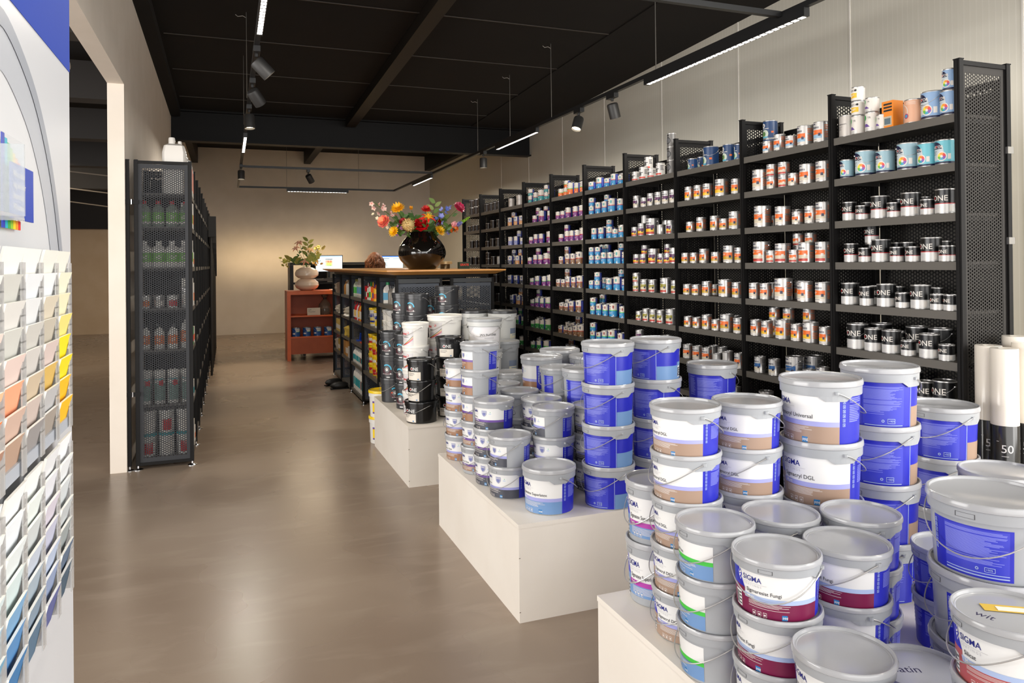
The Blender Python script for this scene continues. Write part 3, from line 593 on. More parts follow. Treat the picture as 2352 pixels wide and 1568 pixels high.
def onec(d, R, H):
    d.rect(-180, 180, H*.42, H*.95, BLK, 0).rect(-180, 180, H*.39, H*.42, RED, 0).rect(-180, 180, H*.04, H*.39, SILV, 0)
    d.text('ONE', -44, H*.52, H*.31, WHC, 2, .008); d.disc(-31.5, H*.63, H*.048, RED, 3, 10); d.lines(-30, 22, H*.12, H*.32, 4, LGREY, 1, 3, .3); d.rect(60, 80, H*.1, H*.34, WHC, 1)
def onen(d, R, H):
    onec(d, R, H); d.rect(-180, 180, H*.385, H*.425, BLK, 1)
def his(c):
    def f(d, R, H):
        cm = M(c, .38, 0, 'tin_blue'); d.rect(-180, 180, H*.04, H*.96, cm, 0); d.rect(-180, 180, H*.04, H*.11, DNV, 1)
        d.disc(-30, H*.52, H*.36, M((196, 206, 210), .4), 1, 16); d.disc(-30, H*.62, H*.30, DNV, 2, 12, 0, 0, 180); d.text('HISTOR', -56, H*.655, H*.15, WHC, 3, .02); d.disc(-19, H*.715, H*.035, RED, 4, 8)
        d.lines(-45, -15, H*.38, H*.56, 3, PRT, 3, 1, .3); d.disc(12, H*.32, H*.19, WHC, 2, 16)
        for i, q in enumerate(((220, 60, 60), (240, 150, 50), (240, 220, 70), (110, 190, 80), (60, 160, 190), (130, 80, 170))): d.disc(12, H*.32, H*.15, M(q, .4), 3, 4, H*.05, i*60, i*60+60)
        d.rect(44, 62, H*.2, H*.42, WHC, 1)
    return f
def navc(d, R, H):
    cm = M((28, 62, 108), .35, 0, 'tin_navy'); d.rect(-180, 180, H*.04, H*.96, cm, 0); d.disc(-30, H*.72, H*.13, WHC, 2, 12, H*.05); d.rect(-50, 20, H*.54, H*.57, WHC, 2)
    d.disc(-18, H*.26, H*.24, M((196, 206, 190), .4), 2, 14); d.disc(-26, H*.26, H*.14, M((90, 130, 70), .5), 3, 8); d.rect(-45, 12, H*.05, H*.12, M((70, 170, 200), .4), 3); d.rect(40, 60, H*.3, H*.4, ORG, 2)
def sig(low, line, sh=0, cap=None):
    shm = {1: M((70, 160, 160), .4, 0, 'shield_teal'), 2: M((86, 84, 100), .4, 0, 'shield_grey'), 3: M((150, 60, 50), .4, 0, 'shield_red'), 4: M((50, 80, 160), .4)}.get(sh)
    def f(d, R, H):
        d.rect(-64, 62, H*.03, H*.97, CREAM, 0).rect(-64, 62, H*.03, H*.44, low, 1).rect(-64, 62, H*.44, H*.50, line, 1).rect(62, 170, H*.03, H*.97, SBL, 0).rect(170, 296, H*.03, H*.97, SBL, 0)
        d.text('SIGMA', -56, H*.72, H*.115, NAVY, 2, .008); d.lines(-50, -8, H*.56, H*.62, 1, PRT, 2, 1, .6); d.lines(-50, 10, H*.2, H*.36, 3, WLINE, 2, 1, .3); d.rect(14, 26, H*.07, H*.15, WHC, 2); d.rect(74, 84, H*.2, H*.9, LINEB, 1)
        if shm: d.poly([(8, H*.84), (8, H*.68), (18, H*.58), (28, H*.68), (28, H*.84)], shm, 2)
    return f
def darkc(d, R, H):
    d.rect(-180, 180, H*.03, H*.96, M((40, 30, 26), .35, 0, 'tin_dark_brown'), 0).rect(-24, -12, H*.35, H*.62, M((150, 140, 130), .5), 1)
def wzp(d, R, H):
    d.rect(-180, 180, H*.04, H*.96, WHC, 0); d.disc(-38, H*.72, H*.15, M((30, 160, 70), .4), 2, 12); d.poly([(-60, H*.24), (20, H*.24), (-5, H*.40), (-60, H*.40)], PUR, 1); d.rect(-60, 40, H*.05, H*.2, SILV, 1); d.text('TR', 0, H*.66, H*.14, PRT, 2)
def yelc(d, R, H): d.rect(-180, 180, H*.04, H*.96, WHC, 0).rect(-60, 40, H*.22, H*.56, YEL, 1).text('WISTA', -50, H*.66, H*.2, PRT, 2).lines(-40, 20, H*.3, H*.48, 2, WHC, 2).disc(30, H*.74, H*.08, BLK, 2, 10)
def peach(d, R, H):
    d.rect(-180, 180, H*.03, H*.96, M((222, 168, 136), .4, 0, 'tin_peach'), 0); d.disc(-30, H*.5, H*.3, WHC, 1, 18, H*.27); d.disc(2, H*.3, H*.11, M((170, 60, 110), .4), 2, 12); d.disc(2, H*.3, H*.07, M((80, 150, 190), .4), 3, 10)
    for i in range(4): d.poly([(0, H*(.92-.04*i)), (60, H*(.88-.04*i)), (60, H*(.89-.04*i)), (0, H*(.93-.04*i))], WHC, 1)
def greyc(d, R, H): d.rect(-180, 180, H*.04, H*.96, M((190, 184, 178), .35, .2, 'tin_warm_grey'), 0).text('Augmentvert', -52, H*.55, H*.11, PRT, 2).lines(-48, 10, H*.3, H*.5, 3, PRT, 1, 1, .2)
def plainc(d, R, H): d.rect(-40, 40, H*.1, H*.9, SILV, 0)
def bwc(d, R, H): d.rect(-180, 180, H*.04, H*.96, SILV, 0).rect(-60, 30, H*.5, H*.56, BLK, 1).rect(-60, 0, H*.78, H*.86, BLK, 1).text('R8', -40, H*.3, H*.28, BLK, 2, .03).rect(-60, 60, H*.08, H*.2, M((210, 70, 50), .4), 1).lines(50, 100, H*.2, H*.8, 6, PRT, 1)
def blkg(d, R, H): d.rect(-180, 180, H*.03, H*.97, M((110, 108, 106), .35, .3), 0).disc(-18, H*.45, H*.26, BLK, 1, 16).disc(-18, H*.45, H*.2, M((90, 90, 92), .4), 2, 14).rect(-60, 0, H*.8, H*.88, BLK, 1)
def bluec(d, R, H):
    d.rect(-180, 180, H*.02, H*.97, M((22, 80, 150), .35, 0, 'tin_royal_blue'), 0).poly([(-30, H*.9), (50, H*.9), (50, H*.55), (-5, H*.55)], WHC, 1).rect(-5, 50, H*.5, H*.56, GRN, 2).rect(-60, -20, H*.25, H*.42, WHC, 1).text('Decora', -26, H*.72, H*.14, DNV, 2, .02)
TEAL = M((40, 140, 142), .4, 0, 'print_teal'); PRP = M((120, 34, 120), .4, 0, 'print_violet'); SKY = M((40, 140, 196), .4, 0, 'print_sky'); GR2 = M((40, 130, 60), .4, 0, 'print_green'); LIL = M((140, 146, 196), .4, 0, 'print_lilac'); PCH = M((222, 160, 100), .4, 0, 'print_peach')
RL = M((196, 60, 50), .4, 0, 'print_red_line'); BR2 = M((130, 92, 60), .4, 0, 'print_brown')
CST = {'ob': (sk(LBP), 'orange and pale blue silver can'), 'oe': (sk(BEI), 'orange and beige silver can'), 'oy': (sk(YEL), 'orange and yellow silver can'), 'oo': (sk(OCH), 'orange and ochre silver can'), 'or': (sk(BEI, ORG, RL, WHC), 'orange silver can with red foot'),
 'bb': (sk(BEI, BLU2), 'blue-banded silver can'), 'pw': (sk(BEI, PURD), 'plum-banded white can'), 'py': (sk(YEL, PURD, RL), 'plum and yellow silver can'), 'lv': (sk(BEI, OLV, RL), 'olive-banded silver can'), 'bw': (bwc, 'silver can with black print'), 'bg': (blkg, 'grey can with black disc'),
 'on': (onec, 'black and silver can, red line'), 'od': (onen, 'black and silver can'), 'ha': (his((150, 184, 196)), 'grey-blue can with colour wheel'), 'hb': (his((140, 172, 210)), 'light blue can with colour wheel'), 'ht': (his((110, 190, 204)), 'aqua can with colour wheel'),
 'nv': (navc, 'navy can with garden picture'), 'wz': (wzp, 'white can with green oval'), 'yl': (yelc, 'white can with yellow band'), 'pe': (peach, 'peach-coloured can'), 'gy': (greyc, 'warm grey can'), 'dk': (darkc, 'dark brown can'), 'pl': (plainc, 'plain silver can'),
 'so': (sig(ORG, GRN), 'white and orange tin'), 'st': (sig(TEAL, RL), 'white and teal tin'), 'sp': (sig(PRP, RL), 'white and violet tin'), 'sb': (sig(SKY, RL, 1), 'white and sky-blue tin'), 'sm': (sig(SKY, PRP, 1), 'sky-blue tin with violet line'), 'sg': (sig(SKY, GRN, 3), 'blue tin with green line'),
 'sn': (sig(BR2, RL, 2), 'white and brown tin'), 'sv': (sig(PRP, GRN), 'violet tin with green line'), 'gr': (sig(GR2, GRN), 'white and green tin'), 'sl': (sig(LIL, LIL), 'white and lilac tin'), 'sc': (sig(PCH, LIL, 4), 'white and peach tin'), 'sd': (sig(DGR, LAV, 4), 'white and slate tin'), 'bu': (bluec, 'royal blue can with white wave')}
CK = {'s': (.0295, .066), 'm': (.0305, .088), 'l': (.0390, .102), 'x': (.0455, .117)}
_cm = {}
def can_meshes(size, st):
    k = (size, st)
    if k in _cm: return _cm[k]
    R, H = CK[size]; sg = 28
    if ('b', size) not in _cm:
        b = MB().lathe([(R*.97, 0), (R*1.02, .001), (R*1.02, .003), (R, .004), (R, H-.006), (R*1.02, H-.005), (R*1.025, H-.0015), (R*1.01, H), (R*.93, H), (R*.92, H-.004)], sg, TIN)
        l = MB().lathe([(R*.915, H-.0038), (R*.90, H-.001), (R*.84, H-.001), (R*.83, H-.005), (.0001, H-.005)], sg, M((120, 118, 116), .3, .8, 'tin_lid'))
        h = None
        if size == 'x':
            pts = [(R*1.02*math.cos(PI*i/16), -R*1.06*math.sin(PI*i/16), H*.82-R*.8*math.sin(PI*i/16)) for i in range(17)]; h = MB().tube(pts, .0011, WIRE, 5).lathe([(.005, -.002), (.005, .002)], 8, TIN, (R*1.02, 0, H*.82)).lathe([(.005, -.002), (.005, .002)], 8, TIN, (-R*1.02, 0, H*.82)).mesh('can_handle')
        _cm[('b', size)] = (b.mesh('can_body'), l.mesh('can_lid'), h)
    d = Decal(lambda z: R, 12); CST[st][0](d, R, H); _cm[k] = _cm[('b', size)]+(d.mesh('can_label'),); return _cm[k]
def can(x, y, z, size, st, rz, label, group, name='paint_can', cat='paint can'):
    b, l, h, m = can_meshes(size, st); o = thing(name, (x, y, z+.0003), label, cat, group, rz)
    ob('body', b, o); ob('lid', l, o); ob('label', m, o)
    if h: ob('handle', h, o, rot=(0, 0, random.uniform(-.3, .8)))
    return o
# rows: bay -> shelf -> 'style: px size ...' ('+' on top of the one before, '/' second row behind)
ROWS = {
0: ['gy:1937l wz:1968m +yl:1968s +yl:1968s wz:2004m +wz:2016s wz:2029s /wz:2031m pe:2100l hb:2139x hb:2177l +hb:2185m /gy:2068x',
    'ha:1946m ha:1989x ha:2034l ha:2087x ht:2131l ht:2172l /ha:2020l /ha:2105x',
    'on:1951m on:1981s on:2022l on:2054s on:2092l on:2132s on:2172l /on:1993m /on:2068m /on:2120m',
    'on:1955m on:1988s on:2024l on:2061s on:2098s on:2139l on:2175s /on:2003m +on:2003m /on:2058m /on:2085m /on:2165m',
    'od:1950l od:1991m od:2036l od:2074s od:2115l od:2155s od:2186s /od:2008m /od:2062m /od:2147m',
    'od:1970x od:2007l od:2048l od:2087s od:2135l od:2175s /od:2025x /od:2068m /od:2098x /od:2160x',
    'od:2050x od:2126l od:2168x /od:2095x', 'od:2130x'],
1: ['ob:1765s ob:1791m ob:1818s ob:1850l ob:1888l /nv:1738l +nv:1738l', 'oe:1748x oe:1774s +or:1782s or:1801s +or:1812s oe:1824s oe:1855l oe:1893l /or:1871m /oe:1880m',
    'oe:1752x oe:1798l oe:1833s oe:1863m oe:1893l /oe:1776s /oe:1832m', 'or:1750x or:1773s or:1798l or:1826s or:1853l or:1892l /or:1835m +or:1835s /or:1863m +or:1868s',
    'oe:1732m oe:1759m oe:1800x oe:1850l oe:1892l /oe:1776m /oe:1842l', 'oe:1737m oy:1762m oy:1799l oy:1831m oy:1863l oy:1897m /oy:1780m +oy:1780s /oy:1812m +oy:1815s /oy:1859m +oy:1859m',
    'bb:1746m bb:1779m bb:1826x bb:1858s bb:1890m /bb:1870x', 'bb:1760l bb:1795s bb:1850x bb:1890m'],
2: ['nv:1591s nv:1633x nv:1676l nv:1699m /nv:1612m', 'oy:1584m oy:1605m oy:1626m oy:1658l oy:1692m', 'oo:1587s oo:1611m oo:1643m oo:1664s oo:1690l', 'oo:1576s oo:1596s oo:1618m oo:1645s oo:1677l oo:1700m',
    'oo:1580s oo:1600s oo:1624m oo:1666l oo:1694m /oo:1645s', 'oo:1582s oo:1602s oo:1624m oo:1646s oo:1670l oo:1697m /oo:1690m', 'oe:1580m oe:1602m oe:1624m pl:1649s pl:1672m oe:1699m /pl:1640m /pl:1660m', 'pl:1600m pl:1640m bb:1690m'],
3: ['bw:1461s bw:1478m bw:1497s bw:1517m bg:1543m +bg:1543m +bg:1543m /bw:1490m +bw:1490m', 'pw:1464m pw:1481s pw:1497m pw:1514m pw:1531m pw:1548m', 'py:1460s py:1475m py:1499x pl:1519s py:1541m /py:1470m +pl:1471s /pl:1534l', 'py:1464s py:1479s py:1502l py:1520s py:1535s py:1550l /py:1475s +py:1475s /py:1536s +py:1536s',
    'lv:1463s +lv:1463s lv:1481m lv:1500m lv:1530l lv:1552m', 'lv:1470s lv:1486m lv:1502m lv:1519m lv:1543l', 'pw:1470s +pw:1470s pl:1493m pl:1528x', 'pw:1480m pl:1510m pl:1540m'],
4: ['sb:1360s sb:1378m sb:1396s sb:1412m sb:1428s /sb:1391m /sb:1434l', 'sb:1361s +sb:1361s sb:1376m sb:1391m sb:1408l sb:1427m /sb:1405m /sb:1424m', 'sb:1367m sb:1383m sb:1402m sb:1415s sb:1430m /sb:1394l /sb:1433l', 'sm:1361s +sm:1361s sm:1375s +sm:1375s sm:1389m sm:1404m sm:1422l sm:1438m',
    'sm:1361s sm:1374s +sm:1374s sm:1401m sm:1421l sm:1438m /sm:1392m', 'sg:1364s +sg:1364s sg:1378m sg:1393m sg:1411l sg:1432m /sg:1400m', 'sg:1364s +sg:1364s sg:1378s sg:1391m sg:1408l sg:1428m', 'sg:1364m sg:1390m sg:1420m'],
5: ['so:1290s so:1302s so:1313l so:1327m so:1340m /so:1296m +so:1296s /so:1318l', 'sp:1284s sp:1295s sp:1307m sp:1324m sp:1338m /sp:1303m', 'sp:1291s sp:1305m sp:1316m sp:1328m sp:1342l', 'sn:1291s sn:1306m sn:1318m sn:1333l', 'sn:1285s sn:1296s sn:1307m sn:1320m sn:1335l', 'sn:1292s sn:1303s sn:1315m sn:1333l /sn:1298m', 'sn:1290s sn:1302s sn:1312s sn:1324m sn:1337l', 'bu:1292s sn:1305m sn:1318l'],
6: ['st:1220s +st:1220s st:1232m st:1245l st:1257s +st:1257s st:1267m', 'sp:1230s sp:1247l sp:1265m', 'sp:1222s sp:1233m sp:1245m sp:1265l', 'sp:1219s sp:1232m sp:1243m sp:1258l sp:1270m', 'sv:1224s sv:1236m sv:1252m sv:1266l', 'sv:1225s sv:1236m sv:1247m sv:1262l', 'gr:1226s gr:1236m gr:1247m gr:1262l', 'gr:1226s gr:1240m gr:1258l'],
7: ['gy:1175m gy:1195l', 'sc:1173m sc:1187m sc:1199m', 'sl:1174m sl:1187m sl:1201s', 'sd:1173m sc:1190m sc:1204m', 'sd:1173m sd:1187m sd:1201m', 'sd:1178m sc:1192m sc:1205m', 'gr:1175m gr:1190m gr:1204m', 'gr:1178m gr:1200m'],
8: ['dk:1119m dk:1129m dk:1138m dk:1147m', 'dk:1122s dk:1133m dk:1147m', 'dk:1121s dk:1132m dk:1145m', 'dk:1122s +dk:1122s dk:1134m pl:1148m', 'dk:1140m', 'dk:1146m'],
9: ['dk:1084m +dk:1084m dk:1094m +dk:1094m dk:1104m +dk:1104m', 'dk:1080s dk:1088s dk:1096s dk:1105s', 'dk:1085m dk:1095m dk:1105m', 'dk:1082m dk:1093m dk:1104m']}
RX = random.Random(21)
for k in (4, 5, 6, 7):
    for si, row in enumerate(ROWS[k]):
        T_ = [t for t in row.split() if t[0] not in '+/']; add = []
        for a_, b_ in zip(T_, T_[1:]):
            if RX.random() < .62:
                q = a_.split(':')[0]; xm = (float(a_.split(':')[1][:-1])+float(b_.split(':')[1][:-1]))/2; add.append('/%s:%.0fm' % (q, xm))
                if RX.random() < .5 and si: add.append('+%s:%.0fs' % (q, xm))
        ROWS[k][si] = row+' '+' '.join(add)
for k, rows in ROWS.items():
    for si, row in enumerate(rows):
        z = ZS[si]; placed = {0: [], 1: []}; last = None; cnt = {}
        for tok in row.split():
            up = tok[0] == '+'; back = tok[0] == '/'; t = tok.lstrip('+/'); st, rest = t.split(':'); size = rest[-1]; x_ = float(rest[:-1]); R, H = CK[size]
            if up and last is None: continue
            if up: X, Y, zz, dep, lev = last[0], last[1], last[2], last[3], last[4]+1
            else:
                dep = 1 if back else 0; X = XF+.012+R+(.105 if back else 0); zz = z; lev = 0; Y = y_on(x_, X, z+H/2)
                Y = min(max(Y, Y0+BL*k+.02+R*1.03), Y0+BL*(k+1)-.02-R*1.03)
                for _ in range(30):
                    hit = [q for q in placed[0]+placed[1] if math.hypot(q[0]-X, q[1]-Y) < (q[2]+R)*1.025]
                    if not hit: break
                    q = hit[0]; Y = q[1]-math.sqrt(max(0, ((q[2]+R)*1.027)**2-(q[0]-X)**2)) if (len(placed[0]) and not back) else q[1]+math.copysign(math.sqrt(max(0, ((q[2]+R)*1.027)**2-(q[0]-X)**2)), Y-q[1]+1e-6)
                if hit or Y < Y0+BL*k+.016+R or Y > Y0+BL*(k+1)-.016-R: last = None; continue
                placed[dep].append((X, Y, R))
            if last is None and up: continue
            key = (dep, lev); cnt[key] = cnt.get(key, 0)+1
            row_w = 'rear row ' if dep else ''; up_w = 'stacked ' if lev else ''
            lab = '%s, %s%s%s from left, %s, %s bay' % (CST[st][1], up_w, row_w, ORD[cnt[key]], 'top shelf' if si == 0 else 'shelf %d' % (si+1), BAYN[k])
            can(X, Y, zz, size, st, -math.atan2(X, Y)-math.radians(42)+random.uniform(-.2, .2), lab, 'paint cans on the right-hand racks' if k < 4 else 'paint tins on the far right-hand racks', 'paint_can' if k < 4 else 'paint_tin', 'paint can' if k < 4 else 'paint tin')
            last = (X, Y, zz+H+.0004, dep, lev)
# orange boxed tin on the nearest bay's top shelf
Y = y_on(2050, XF+.05, 2.13); b = MB().box(-.03, .03, -.03, .03, 0, .118, M((238, 140, 40), .45, 0, 'carton_orange')).box(-.0305, -.03, -.022, .022, .01, .05, M((190, 180, 160), .5)).box(-.0306, -.0301, -.016, .016, .015, .042, M((90, 110, 120), .5))
for i in range(3): b.box(-.0305, -.03, -.024, .02, .072+.014*i, .08+.014*i, BLK)
tag(b.build('boxed_tin', loc=(XF+.05, Y, ZS[0]+.0003), smooth=False), 'orange rectangular tin between white and peach cans, top shelf', 'tin')
# white film rolls on end beside the rack
b_ = None
for i, (x_, D, zt) in enumerate(((2270, 2.90, 1.16), (2306, 2.80, 1.16), (2356, 2.84, 1.175), (2333, 2.945, 1.19), (2400, 2.90, 1.17))):
    p = px(x_, 800, D); R = .047
    o = thing('covering_roll', (p.x, p.y, .0003), 'white film roll with black foot, %s' % ('leftmost, against the rack end panel', 'second from left, frontmost of the cluster', 'cut by the right picture edge', 'peeking out behind the front rolls', 'outermost at the far right')[i], 'roll', 'film rolls standing beside the rack', -math.atan2(p.x, p.y))
    MB().lathe([(R*.4, .3), (R, .3), (R, zt-.003), (R*.97, zt), (R*.4, zt), (R*.4, zt-.05)], 36, M((222, 214, 202), .3, 0, 'milky_film', coat=.4)).build('film', o)
    MB().lathe([(R*1.005, 0), (R*1.015, .001), (R*1.015, .872), (R*1.0, .874)], 36, M((36, 35, 34), .15, 0, 'black_sleeve')).build('sleeve', o)
    d = Decal(lambda z: R*1.016, 8); d.text('50', -17, .775, .042, M((214, 212, 210), .5), 1); d.lines(-14, 14, .745, .765, 3, M((170, 168, 166), .5), 1, 2, .4); d.rect(-34, -24, .815, .8165, M((214, 212, 210), .5), 1); ob('print', d.mesh('print'), o)
# ------------------------------------------------------------------ bottles, tubes, boxes and small buckets
def bottle(x, y, z, r, h, body, cap, lab, label, group, cat='bottle', spray=False, sq=False):
    o = thing('spray_bottle' if spray else 'bottle', (x, y, z+.0004), label, cat, group, random.uniform(-.3, .3)); sg = 4 if sq else 18
    prof = [(r*.95, 0), (r, .004), (r, h*.62), (r*.85, h*.74), (r*.35, h*.84), (r*.33, h*.88)]
    MB().lathe(prof, sg, body, (0, 0, 0), 1, .75 if not sq else 1).build('body', o)
    if spray: MB().lathe([(r*.38, h*.87), (r*.38, h*.93), (r*.2, h*.94)], 12, cap).box(-r*.3, r*.3, -r*1.0, r*.35, h*.93, h, cap).box(-r*.12, r*.12, -r*.75, -r*.6, h*.84, h*.93, cap).build('trigger', o)
    else: MB().lathe([(r*.4, h*.87), (r*.4, h*.99), (r*.34, h)], 14, cap).build('cap', o)
    if lab:
        d = Decal(lambda q: r*1.0, 12)
        if sq: MB().box(-r*.73, r*.73, -r*.73, r*.73, h*.16, h*.5, lab).build('label', o, smooth=False, rot=(0, 0, PI/4))
        else: lo = ob('label', d.rect(-80, 80, h*.12, h*.55, lab, 0).rect(-80, 80, h*.12, h*.2, WHC, 1).lines(-30, 30, h*.3, h*.45, 3, WHC, 1).mesh('bottle_label'), o); lo.scale = (1, .76, 1)
    return o
def bucket(x, y, z, r, h, body, lid, lab, label, group, rz=0., name='small_bucket', cat='bucket'):
    o = thing(name, (x, y, z+.0004), label, cat, group, rz)
    MB().lathe([(r*.84, 0), (r*.85, .003), (r*.93, h*.82), (r*.97, h*.83), (r*.97, h*.9)], 24, body).build('body', o)
    MB().lathe([(r, h*.88), (r, h*.97), (r*.95, h), (r*.88, h), (r*.86, h*.965), (.0001, h*.965)], 24, lid).build('lid', o)
    if lab:
        d = Decal(lambda q: r*(.845+.085*q/h), 12)
        for (a0, a1, z0, z1, m, ly) in lab: d.rect(a0, a1, h*z0, h*z1, m, ly)
        ob('label', d.mesh('bucket_label'), o)
    MB().tube([(r*math.cos(PI*i/14), -r*1.03*math.sin(PI*i/14), h*.84-r*.75*math.sin(PI*i/14)) for i in range(15)], .0014, WIRE, 5).build('handle', o)
    return o
def carton(x, y, z, sx, sy, sz, m, label, group, name='carton', cat='box', m2=None, rz=0):
    b = MB().box(-sx/2, sx/2, -sy/2, sy/2, 0, sz, m)
    if m2: b.box(-sx/2-.0006, sx/2+.0006, -sy/2-.0006, sy/2+.0006, sz*.2, sz*.55, m2)
    return tag(b.build(name, loc=(x, y, z+.0004), rot=(0, 0, rz), smooth=False), label, cat, group)
# ------------------------------------------------------------------ left-hand rack against the wall
LX0, LX1, LY = -.64, -.25, 6.13
LZ = [2.05, 1.80, 1.495, 1.185, .875, .465, .075]
lp = panel_mesh(LX1-LX0-.03, .05, 2.265, PERFG, SHG, .032); ls = shelf_mesh(.02, LX1-LX0-.008, BL, -1); lr = MB().box(.012, LX1-LX0-.012, -.01, .01, 2.267, 2.288, POSTM).mesh('cross_rail', smooth=False)
lbp = panel_mesh(BL-.07, .10, 2.24, PERFB, POSTM)
for k in range(11):
    y = LY+BL*k; o = thing('shelving_bay', (LX0, y, 0), 'black shelving bay along the left wall, %s' % ('nearest with perforated end' if k == 0 else 'farthest one' if k == 10 else '%s from its near end' % ORD[k+1]), 'shelf', 'left-hand wall racks')
    for e in ([0] if k < 10 else [0, BL]):
        for xx in (.011, LX1-LX0-.011): p = ob('post', pm, o, (xx, e, 0)); ob('foot', fm, p)
        ob('cross_rail', lr, o, (0, e, 0)); ob('cross_rail', lr, o, (0, e, -2.238)); ob('side_panel', lp, o, (.015, e, 0))
    for z in LZ: ob('shelf', ls, o, (0, 0, z))
    if k == 0:
        p = ob('post', pm, o, (-.045, .0, 0)); ob('foot', fm, p)
        for z in (1.98, .56): ob('clamp', MB().box(-.075, .02, -.018, -.0145, -.016, .016, POSTM).lathe([(.004, -.018), (.004, .018)], 8, CHROME, (-.03, -.019, 0)).mesh('clamp', smooth=False), o, (0.01, 0, z))
CLR = M((150, 165, 150), .1, 0, 'clear_bottle', alpha=.75); REDP = M((196, 30, 40), .4, 0, 'red_plastic'); TEALP = M((40, 150, 160), .4, 0, 'teal_plastic'); GRNL = M((110, 180, 60), .4, 0, 'green_label'); ORL = M((226, 120, 60), .4, 0, 'orange_label'); BLK2 = M((60, 62, 66), .4, 0, 'grey_label')
rows = [(1, 'clear bottle with red cap', .045, .20, CLR, REDP, GRNL, False), (2, 'white flagon with green label', .052, .20, WHITEM, WHITEM, GRNL, False), (3, None, 0, 0, 0, 0, 0, 0), (4, 'white spray bottle', .036, .19, WHITEM, BLK2, ORL, True), (5, None, 0, 0, 0, 0, 0, 0), (6, None, 0, 0, 0, 0, 0, 0)]
XS4 = (-.585, -.49, -.395, -.30)
g = 'goods behind the perforated end of the left rack'
for si, nm, r, h, bm_, cm_, lm_, sp in rows:
    z = LZ[si]
    for j, xx in enumerate(XS4):
        pos = ('leftmost', 'second from left', 'third from left', 'rightmost')[j]
        if nm: bottle(xx, LY+.10, z, r if j < 3 or si != 4 else .04, h if j < 3 or si != 4 else .25, bm_, cm_, lm_, '%s behind the perforated end panel, %s' % (nm, pos), g, spray=sp and j < 3)
        elif si == 3: bucket(xx, LY+.10, z, .042, .10 if j != 3 else .16, TIN if j % 2 else WHITEM, TIN, [(-50, 50, .15, .6, (ORL, WHC, RED, WHC)[j], 1)], 'short white tin behind the end panel, third goods level, %s' % pos, g, .2)
        elif si == 5: bucket(xx, LY+.10, z, .044, .25, WHITEM, WHITEM, [(-70, 70, .1, .62, M((120, 150, 142), .5, 0, 'sage_label'), 1), (-70, 70, .72, .76, TEALP, 1), (-20, 30, .55, .70, RED, 2)], 'tall white tub with teal line behind the end panel, %s' % pos, g, .3)
        elif j < 3:
            xx = (-.57, -.445, -.32)[j]
            for q in range(2): bucket(xx, LY+.11, z+q*.171, .058, .17, WHITEM, TEALP if q == 0 else WHITEM, [(-10 if j else -60, 60, .1, .6, RED if (q+j) % 2 == 0 else WHC, 1)], 'white bucket with red label, bottom level, %s, %s one' % (('leftmost', 'middle', 'rightmost')[j], ('lower', 'upper')[q]), g, -.3)
side = [(1, .33, .20, 'white', GRNL), (1, .5, .21, 'white', ORL), (2, .34, .21, 'white', ORL), (2, .52, .12, 'small white', ORL), (3, .33, .22, 'tall white', WHC), (3, .5, .18, 'white', ORL), (4, .36, .14, 'green', RED), (4, .53, .13, 'white', ORL), (5, .36, .13, 'white', TEALP), (6, .36, .20, 'white', WHC), (6, .52, .12, 'white', ORL)]
for i, (si, dy, h, cc, lm_) in enumerate(side):
    carton(-.30, LY+dy, LZ[si], .08, .075, h, M((222, 218, 210), .5, 0, 'white_board') if cc != 'green' else GR2, '%s box at the front edge of the left rack, level %d, %s' % (cc, si, 'nearer' if dy < .45 else 'farther'), 'goods along the front of the left rack', m2=lm_)
for k in range(1, 11):
    for si in (2, 3, 4, 5):
        if (k*7+si*3) % 4: continue
        carton(-.33, LY+BL*k+.3, LZ[si], .09, .12, .11+.02*(k % 3), M(((206, 196, 180), (196, 150, 60), (190, 186, 180), (90, 80, 70))[(k+si) % 4], .6, 0, 'package'), 'small package on the left rack, bay %d from the near end, level %d' % (k+1, si), 'packages on the left rack')
# dark brushes and bags hung on the far bays
for i in range(9):
    y = 11.0+i*.42; zt = 2.18-.07*i if i < 5 else 1.75-.05*(i-5); x0 = LX1+.004
    o = thing('hanging_broom', (x0, y, 0), 'black item hanging at the left rack front, %s along' % ORD[i+1], 'broom', 'black goods hanging on the far left rack')
    MB().box(0, .10-.005*i, -.05, .05, zt-.28, zt, M((30, 28, 26), .7, 0, 'black_bristle')).build('head', o, smooth=False); MB().tube([(.03, 0, zt-.282), (.03, 0, .0005)], .014, M((36, 33, 30), .5, 0, 'black_handle'), 8).build('handle', o)
# jerrycans on top of the rack
def jerry(x, y, z, sx, sy, h, m, label, lab=None):
    o = thing('jerrycan', (x, y, z+.0005), label, 'jerrycan', 'canisters on top of the left rack')
    b = MB(); k = .22
    P = [(-1, -1+k), (-1+k, -1), (1-k, -1), (1, -1+k), (1, 1-k), (1-k, 1), (-1+k, 1), (-1, 1-k)]
    lv = [(.96, 0), (1, .01), (1, h*.72), (.86, h*.84), (.55, h*.88)]
    kk = len(b.v)
    for s_, zz in lv:
        for a, c in P: b.v.append((a*s_*sx/2, c*s_*sy/2, zz))
    for j in range(4):
        for i in range(8): b.f.append((kk+j*8+i, kk+j*8+(i+1) % 8, kk+(j+1)*8+(i+1) % 8, kk+(j+1)*8+i)); b.m.append(b.mi(m))
    b.f.append(tuple(kk+32+i for i in range(8))); b.m.append(0)
    b.build('body', o, ang=40); MB().lathe([(.024, h*.875), (.024, h*.98), (.02, h)], 14, m, (-sx*.12, 0, 0)).build('cap', o); MB().lathe([(.014, h*.875), (.014, h*.93), (.012, h*.94)], 12, m, (sx*.22, 0, 0)).build('vent_cap', o)
    if lab: MB().box(sx/2, sx/2+.001, -sy*.3, sy*.3, h*.15, h*.65, lab).build('label', o, smooth=False)
    return o
